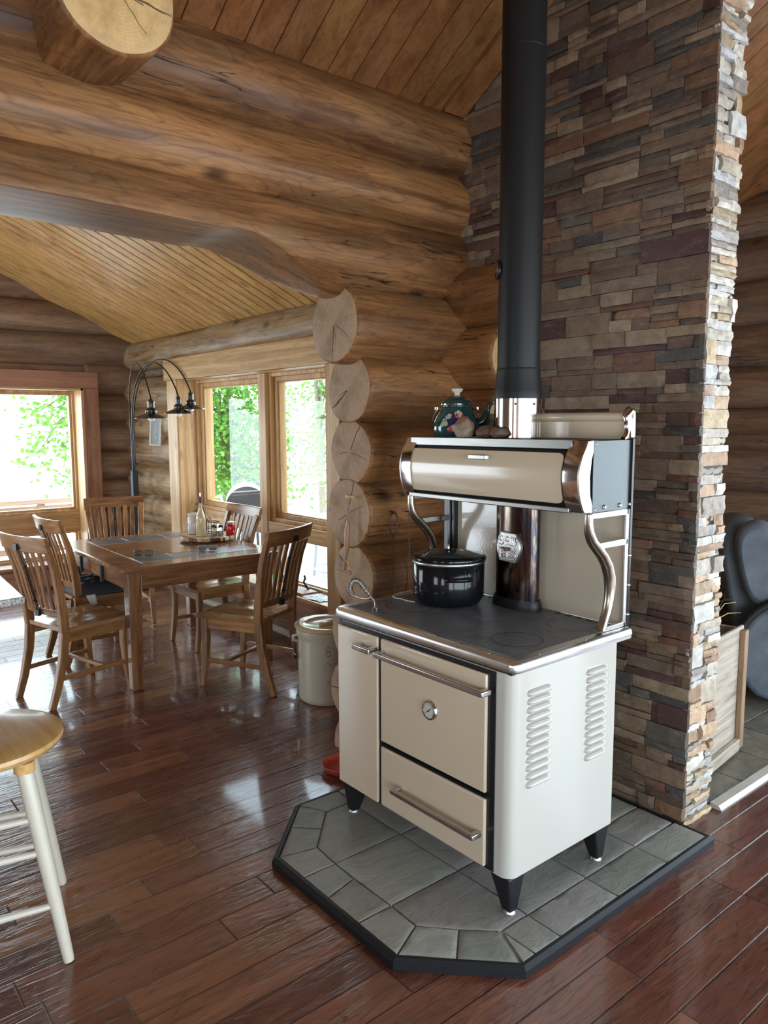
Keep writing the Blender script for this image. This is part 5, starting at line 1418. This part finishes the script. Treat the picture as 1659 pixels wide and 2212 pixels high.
st = thing('bar_stool', 'wooden topped stool with cream legs in the left foreground', 'stool', (.44, 2.47, 0))
sx_, sy_ = .445, 2.50
g = G(); g.lathe([(0, .600), (.15, .600), (.205, .606), (.236, .620), (.243, .634), (.240, .645), (.225, .650), (.10, .6465), (0, .6455)], (sx_, sy_, 0), 64); obj('seat', g, M['oak'], st, smooth=40)
feet = [(.597, 2.215), (.700, 2.63), (.30, 2.75), (.20, 2.30)]
legs = []
for fx, fy in feet:
    a = Vector((fx, fy, .001)); d = (Vector((sx_, sy_, 0))-Vector((fx, fy, 0))); tp = Vector((fx, fy, 0))+d*.42; tp.z = .585
    g = G(); g.tube([a, a.lerp(tp, .03), a.lerp(tp, .5), a.lerp(tp, .9), tp], [.015, .0165, .0225, .025, .024], 12); lg = obj('leg', g, M['white'], st, smooth=60); legs.append((a, tp))
    g = G(); g.tube([tp-Vector((0, 0, .012)), tp+Vector((0, 0, .020))], .030, 16); obj('leg_block', g, M['oak'], lg, smooth=50)
def rung(i, j, h):
    (a, b), (c, d) = legs[i], legs[j]; p = a.lerp(b, h/.585); q = c.lerp(d, h/.585)
    g = G(); g.tube([p, p.lerp(q, .5), q], [.009, .0125, .009], 10); obj('rung', g, M['white'], st, smooth=60)
for i, j, h in ((0, 1, .22), (0, 1, .40), (0, 3, .17), (0, 3, .33), (0, 3, .43), (1, 2, .30), (2, 3, .22)): rung(i, j, h) if (i, j) != (0, 1) else None
rung(1, 2, .17)

ctn = thing('kitchen_counter', 'counter with pale speckled granite top at the left edge', 'counter', (.2, 3.6, 0))
g = G(); g.prism([(.785, 3.255), (.83, 4.0), (-.9, 4.0), (-.9, 3.05), (.06, 3.12)], .872, .902); obj('granite_top', g, M['granite'], ctn, bevel=.006, seg=3)
g = G(); g.box(-.9, .42, 3.2, 3.9, .0, .872); obj('counter_base', g, M['rtrimZ'], ctn)

# ================================================================== HANGING ON THE LOGS
t = thing('toasting_fork', 'long wire toasting fork hanging on the logs behind the stove', 'fork', (2.21, 2.62, .80))
g = G(); yy = 2.612
g.tube([(2.212, yy, .80), (2.209, yy, 1.085), (2.19, yy, 1.105), (2.187, yy, 1.165), (2.198, yy, 1.19), (2.222, yy, 1.19), (2.233, yy, 1.165), (2.230, yy, 1.105), (2.209, yy, 1.085)], .0032, 8)
obj('fork_wire', g, M['thin'], t, smooth=60)
g = G(); g.tube([(2.208, 2.66, 1.20), (2.208, 2.612, 1.195), (2.208, 2.606, 1.203)], .0025, 6); obj('hook', g, M['iron'], t)
t = thing('iron_skewer', 'thin iron skewer hanging right of the toasting fork', 'skewer', (2.305, 2.62, .80))
g = G(); g.tube([(2.308, yy, .79), (2.302, yy, 1.185), (2.308, yy, 1.197), (2.314, yy, 1.188)], .0022, 6); obj('skewer_wire', g, M['thin'], t)
g = G(); g.tube([(2.303, 2.66, 1.19), (2.303, 2.608, 1.19)], .0025, 6); obj('hook', g, M['iron'], t)
t = thing('carved_wooden_handle', 'slim carved wooden handle hung by a cord on the fourth cut log end down', 'wooden handle', (2.055, 2.757, .92))
g = G(); g.tube([(2.058, 2.756, 1.155), (2.050, 2.757, 1.10), (2.052, 2.760, 1.03), (2.048, 2.766, .98), (2.046, 2.772, .945), (2.050, 2.778, .925)], [.010, .016, .015, .010, .008, .011], 10, flat=.7); obj('grip', g, M['handlewood'], t, smooth=60)
g = G(); g.tube([(2.048, 2.745, .965), (2.046, 2.742, .95), (2.05, 2.738, .93)], [.005, .006, .007], 8); g.tube([(2.048, 2.766, .975), (2.047, 2.75, .962)], .004, 6); obj('toggle', g, M['oak'], t)
g = G(); g.tube([(2.058, 2.753, 1.15), (2.060, 2.750, 1.255), (2.060, 2.760, 1.255), (2.058, 2.758, 1.15)], .0016, 5); obj('cord', g, M['handlewood'], t)
g = G(); g.tube([(2.09, 2.755, 1.262), (2.045, 2.755, 1.268)], .006, 8); obj('peg', g, M['oak'], t)

# ================================================================== LIVING ROOM SIDE
hp = thing('fireplace_hearth', 'low tiled hearth floor beyond the stone column', 'hearth', (4.0, 2.0, 0))
g = G(); rnd = random.Random(7); x = 2.95
TP = [(.20, .185, .14), (.24, .21, .15), (.17, .155, .125), (.22, .19, .16)]
while x < 5.25:
    w = .30; y = 1.445
    while y < 2.62:
        col = rnd.choice(TP); s_ = rnd.uniform(.85, 1.15)
        g.box(x+.003, min(x+w, 5.26)-.003, y+.003, min(y+.3, 2.63)-.003, .001, .018+rnd.uniform(-.001, .001), tuple(c*s_ for c in col)); y += .3
    x += w
obj('hearth_tiles', g, M['stonefloor'], hp, bevel=.003)
g = G(); g.prism([(1.392, .001), (1.392, .006), (1.405, .020), (1.44, .024), (1.445, .001)], 2.95, 5.2, 'x'); obj('edge_strip', g, plain('pale_marble_strip', (.46, .43, .35), .2, var=.3, scale=8, coat=.3), hp)

cr_ = thing('wooden_crate', 'weathered wooden crate standing behind the stone column', 'crate', (3.4, 1.72, .02), math.radians(6))
def cbx(name, x0, x1, y0, y1, z0, z1, mat, rotz=0):
    g = G(); g.box(x0, x1, y0, y1, z0, z1); return obj(name, g, mat, cr_, world=False, bevel=.003)
cbx('side_board', -.30, .16, -.115, -.100, .012, .615, M['crate']); cbx('side_board', -.30, .16, .26, .275, .012, .615, M['crate'])
cbx('end_board', .145, .16, -.10, .26, .012, .60, M['crate']); cbx('end_board', -.30, -.285, -.10, .26, .012, .60, M['crate']); cbx('floor_board', -.285, .145, -.10, .26, .012, .028, M['crate'])
cbx('corner_post', .105, .150, -.142, -.116, .02, .60, M['post']); cbx('bottom_batten', -.30, .105, -.142, -.116, .012, .07, M['crate']);
tw = thing('twig_bundle', 'pale dry twigs sticking up out of the wooden crate', 'twigs', (3.18, 1.62, .3))
rnd = random.Random(9)
for i in range(9):
    a = rnd.uniform(-1, 1); b = rnd.uniform(-.5, .8); L_ = rnd.uniform(.10, .20)
    p = Vector((3.205+.03*rnd.random(), 1.655+.02*rnd.random(), .30)); q = Vector((3.20+.02*a, 1.625+.02*b, .66)); r_ = q+Vector((.8*a*L_+.04, -.5*b*L_-.02, .08+.06*rnd.random())); s_ = r_+Vector((.05*a+.02, -.03, .012*rnd.uniform(-1, 1)))
    g = G(); g.tube([p, q, q.lerp(r_, .5)+Vector((0, 0, .015)), r_, s_], [.005, .004, .003, .0024, .0012], 6); obj('twig', g, M['oil'] if i % 2 else M['thin'], tw, smooth=60)

rc = thing('recliner', 'slate blue suede recliner at the right edge seen from the side', 'recliner', (4.66, 1.90, 0), math.radians(-60))
def soft(name, prof, y0, y1, par=rc, bev=.05, mat=None):
    for _ in range(2):      # round the outline by corner cutting
        prof = [q for a, b in zip(prof, prof[1:]+prof[:1]) for q in ((a[0]*.75+b[0]*.25, a[1]*.75+b[1]*.25), (a[0]*.25+b[0]*.75, a[1]*.25+b[1]*.75))]
    g = G(); rows = []
    cxp = sum(p[0] for p in prof)/len(prof); czp = sum(p[1] for p in prof)/len(prof)
    for y_, s_ in [(y0, .80), (y0+bev*.12, .90), (y0+bev*.5, .965), (y0+bev, 1), (y1-bev, 1), (y1-bev*.5, .965), (y1-bev*.12, .90), (y1, .80)]:
        rows.append([(cxp+(p[0]-cxp)*s_, y_, czp+(p[1]-czp)*s_) for p in prof])
    g.grid(rows, closeu=True); m_ = len(prof); g.add(rows[0], [tuple(range(m_))]); g.add(rows[-1], [tuple(range(m_))[::-1]])
    return obj(name, g, mat or M['recliner'], par, world=False, smooth=75)
soft('backrest', [(-.22, 1.03), (-.34, 1.02), (-.38, .93), (-.30, .50), (-.22, .20), (-.06, .18), (-.04, .60), (-.12, .98)], -.24, .34, bev=.05)
soft('side_wing', [(-.14, 1.06), (-.24, 1.05), (-.31, .96), (-.27, .74), (-.20, .55), (.0, .52), (.06, .66), (-.02, .92)], -.36, -.23, bev=.055)
soft('side_panel', [(-.20, .60), (.12, .62), (.40, .60), (.48, .08), (-.06, .08), (-.12, .25)], -.31, -.22, bev=.03)
g = G(); n = 28
for k_ in (1,):
    pr2 = [(.02+.33*math.cos(2*PI*i/n)*.88, .30+.31*math.sin(2*PI*i/n)) for i in range(n)]
    pr2 = [(p[0], max(.04, p[1])) for p in pr2]
    g.prism(pr2, -.40, -.30, 'y')
obj('arm', g, M['recliner'], rc, world=False, bevel=.03, seg=4, smooth=60)
g = G(); g.tube([(.02+.33*math.cos(a_)*.90, -.395, .30+.33*math.sin(a_)) for a_ in [math.radians(60+i*8) for i in range(20)]], .022, 8); obj('dark_piping', g, M['rubber'], rc, world=False, smooth=60)
soft('arm', [(-.15, .58), (.45, .58), (.50, .10), (-.10, .10)], .30, .42, bev=.05)
soft('seat_cushion', [(-.05, .20), (-.05, .46), (.46, .48), (.50, .42), (.50, .18)], -.22, .32, bev=.05)
soft('base', [(-.05, .02), (-.05, .16), (.42, .16), (.42, .02)], -.22, .34, bev=.01, mat=M['rubber'])

g = G(); g.box(5.285, 5.294, 2.48, 2.56, .34, .46); ou = tag(obj('wall_outlet', g, M['ivory'], bevel=.003, loc=(5.29, 2.52, .34)), 'small ivory outlet plate on the dark log wall behind the recliner', 'outlet')
g = G(); g.box(5.282, 5.286, 2.50, 2.54, .36, .395); g.box(5.282, 5.286, 2.50, 2.54, .405, .44); obj('socket', g, M['dial'], ou)

# ================================================================== OUTSIDE
g = G()
x = -3.0
while x < 3.3: g.box(x, x+.135, 8.06, 11.2, -.32, -.28); x += .14
x = 3.3
while x < 9.0: g.box(x, x+.135, 3.1, 11.2, -.32, -.28); x += .14
tag(obj('deck', g, M['deck'], smooth=0), kind='structure')
rl = thing('deck_railing', 'brown wooden deck railing seen through the left window', 'railing', (2.5, 11.1, -.28))
g = G(); g.box(-3.0, 4.3, 11.0, 11.14, .50, .56); obj('top_rail', g, M['rail'], rl)
g = G(); g.box(-3.0, 4.3, 11.04, 11.08, .38, .47); obj('mid_rail', g, M['rail'], rl)
g = G(); g.box(-3.0, 4.3, 11.04, 11.08, -.18, -.10); obj('bottom_rail', g, M['rail'], rl)
for x in (-2.6, -.9, .8, 2.9, 4.2):
    g = G(); g.box(x, x+.09, 11.03, 11.12, -.28, .50); obj('post', g, M['rail'], rl)

def tree(label, base, h, crown, nleaf, seed, lean=(0, 0), size=.05, branches=9):
    t = thing('leafy_tree', label, 'tree', base); rnd = random.Random(seed)
    bx_, by_, bz_ = base; g = G()
    tp = Vector((bx_+lean[0], by_+lean[1], bz_+h)); g.tube([(bx_, by_, bz_), (bx_+lean[0]*.4, by_+lean[1]*.4, bz_+h*.5), tp], [.09, .07, .02], 10); tk = obj('trunk', g, M['bark'], t, smooth=60)
    clusters = []
    for i in range(branches):
        cx2 = rnd.uniform(*crown[0]); cy2 = rnd.uniform(*crown[1]); cz2 = rnd.uniform(*crown[2]); clusters.append(Vector((cx2, cy2, cz2)))
        f_ = rnd.uniform(.25, .8); o_ = Vector((bx_, by_, bz_)).lerp(tp, f_); g = G()
        mid = o_.lerp(clusters[-1], .5)+Vector((0, 0, .15)); g.tube([o_, mid, clusters[-1]], [.03, .018, .006], 6); obj('branch', g, M['bark'], t, smooth=60)
    g = G()
    sp_ = min(crown[0][1]-crown[0][0], crown[2][1]-crown[2][0])*.22
    for i in range(nleaf):
        c_ = rnd.choice(clusters) if rnd.random() < .7 else Vector((rnd.uniform(*crown[0]), rnd.uniform(*crown[1]), rnd.uniform(*crown[2])))
        p = c_+Vector((rnd.gauss(0, sp_), rnd.gauss(0, sp_), rnd.gauss(0, sp_)))
        d = Vector((rnd.gauss(0, 1), rnd.gauss(0, 1), rnd.gauss(0, .6)-.5)).normalized(); s_ = Vector((rnd.gauss(0, 1), rnd.gauss(0, 1), rnd.gauss(0, 1))); s_ = (s_-d*s_.dot(d)).normalized(); nrm_ = d.cross(s_)
        L_ = size*rnd.uniform(.7, 1.4); w = L_*.36
        g.add([p, p+d*L_*.45+s_*w+nrm_*w*.35, p+d*L_, p+d*L_*.45-s_*w+nrm_*w*.35], [(0, 1, 2), (0, 2, 3)])
    o = obj('foliage', g, M['leaf'], t, smooth=0); o['kind'] = 'stuff'
    return t
tree('small tree with sparse leafy branches seen through the left window', (4.1, 12.1, -.9), 3.6, ((3.15, 3.95), (11.6, 12.3), (.85, 2.2)), 700, 5, (-.3, -.1), .085, 10)
tree('dense green tree behind the grill, filling the left pane', (6.6, 12.6, -.9), 4.6, ((5.9, 7.6), (12.1, 13.0), (.3, 3.3)), 8500, 8, (.1, 0), .095, 26)
tree('open branched tree seen through the right pane above the patio table', (9.9, 14.2, -.9), 5.0, ((9.4, 11.2), (13.6, 14.8), (.3, 3.6)), 5500, 15, (-.2, .1), .09, 22)

gl = thing('barrel_grill', 'grey barrel shaped grill on the deck outside the left pane', 'grill', (4.9, 9.0, -.28))
g = G(); g.lathe([(0, -.42), (.27, -.42), (.27, .42), (0, .42)], n=36, axis='x'); g.xf(Matrix.Translation((4.98, 8.95, .52)) @ Matrix.Rotation(math.radians(62), 4, 'Z')); obj('barrel', g, M['grillgrey'], gl, smooth=50)
g = G(); g.lathe([(0, -.012), (.275, -.012), (.275, .012), (0, .012)], n=36, axis='x'); g.xf(Matrix.Translation((4.98, 8.95, .52)) @ Matrix.Rotation(math.radians(62), 4, 'Z') @ Matrix.Translation((-.43, 0, 0))); obj('end_plate', g, M['grillblack'], gl, smooth=50)
g = G(); g.tube([(4.85, 8.44, .84), (4.86, 8.42, .86), (4.88, 8.36, .83), (4.90, 8.32, .72), (4.90, 8.31, .45)], .025, 8); obj('chimney_handle', g, M['grillblack'], gl, smooth=60)
g = G(); g.box(4.45, 4.62, 8.35, 8.70, .50, .52); obj('side_shelf', g, M['grillblack'], gl)
for dx_, dy_ in ((-.25, -.3), (.2, -.3), (-.05, .35), (.35, .3)):
    g = G(); g.tube([(4.98+dx_, 8.95+dy_, -.28), (4.98+dx_*.8, 8.95+dy_*.8, .40)], .02, 8); obj('leg', g, M['grillblack'], gl)

pt = thing('patio_table', 'round metal patio table outside the right pane', 'patio table', (5.35, 7.45, -.28))
k = N('mosaic_tabletop'); cc = k.coord(rnd=False); v = k.t.nodes.new('ShaderNodeTexVoronoi'); k.l(cc, v.inputs['Vector']); v.inputs['Scale'].default_value = 16; v.feature = 'DISTANCE_TO_EDGE'
k.pbr(k.ramp(v.outputs['Distance'], [(.03, (.05, .06, .07)), (.08, (.40, .46, .48))]), .35)
g = G(); g.lathe([(0, .43), (.50, .43), (.51, .44), (.505, .455), (0, .455)], (5.45, 7.42, 0), 48); obj('tabletop', g, k.m, pt)
for i in range(4):
    a = PI/4+i*PI/2; g = G(); g.tube([(5.45+.36*math.cos(a), 7.42+.36*math.sin(a), -.28), (5.45+.30*math.cos(a), 7.42+.30*math.sin(a), .43)], .02, 8); obj('leg', g, M['grillgrey'], pt)
g = G(); g.tube([(5.45+.35*math.cos(2*PI*i/24), 7.42+.35*math.sin(2*PI*i/24), -.18) for i in range(24)], .012, 6, closed=True); obj('foot_ring', g, M['grillgrey'], pt)

# ================================================================== LIGHT
w = bpy.data.worlds.new('overcast_daylight'); sc.world = w; w.use_nodes = True; t = w.node_tree; t.nodes.clear()
out = t.nodes.new('ShaderNodeOutputWorld'); bg = t.nodes.new('ShaderNodeBackground'); tc = t.nodes.new('ShaderNodeTexCoord'); sp = t.nodes.new('ShaderNodeSeparateXYZ')
t.links.new(tc.outputs['Generated'], sp.inputs[0])
rp = t.nodes.new('ShaderNodeValToRGB'); t.links.new(sp.outputs[2], rp.inputs[0])
cr2 = rp.color_ramp; cr2.elements[0].position = 0; cr2.elements[0].color = (.80, .91, 1.0, 1); cr2.elements[1].position = .6; cr2.elements[1].color = (.68, .84, 1.0, 1)
t.links.new(rp.outputs[0], bg.inputs[0]); bg.inputs[1].default_value = 8.6
t.links.new(bg.outputs[0], out.inputs[0])
def portal(name, loc, sx, sy, direction):
    l = bpy.data.lights.new(name, 'AREA'); l.shape = 'RECTANGLE'; l.size = sx; l.size_y = sy; l.cycles.is_portal = True
    o = bpy.data.objects.new(name, l); C.objects.link(o); o.location = loc
    o.rotation_euler = Vector(direction).to_track_quat('-Z', 'Y').to_euler()
portal('daylight_rear', (1.1, -2.55, 1.13), 8.4, 2.05, (0, 1, 0))
portal('daylight_left', (-3.2, .1, 1.5), 3.3, 1.1, (1, 0, 0))
portal('daylight_window_2', (1.45, 8.05, 1.1), 2.1, 1.75, (0, -1, 0))
portal('daylight_window_1', (3.3, 5.23, 1.15), 2.35, 1.7, (-1, 0, 0))
portal('daylight_dining_left', (-1.75, 6.2, 1.12), 2.4, 2.15, (1, 0, 0))
portal('daylight_right', (5.6, -.7, 1.32), 3.7, 1.85, (-1, 0, 0))

sc.view_settings.view_transform = 'Standard'; sc.view_settings.look = 'None'
sc.view_settings.exposure = 0.0; sc.view_settings.gamma = 1.0; sc.view_settings.use_curve_mapping = False
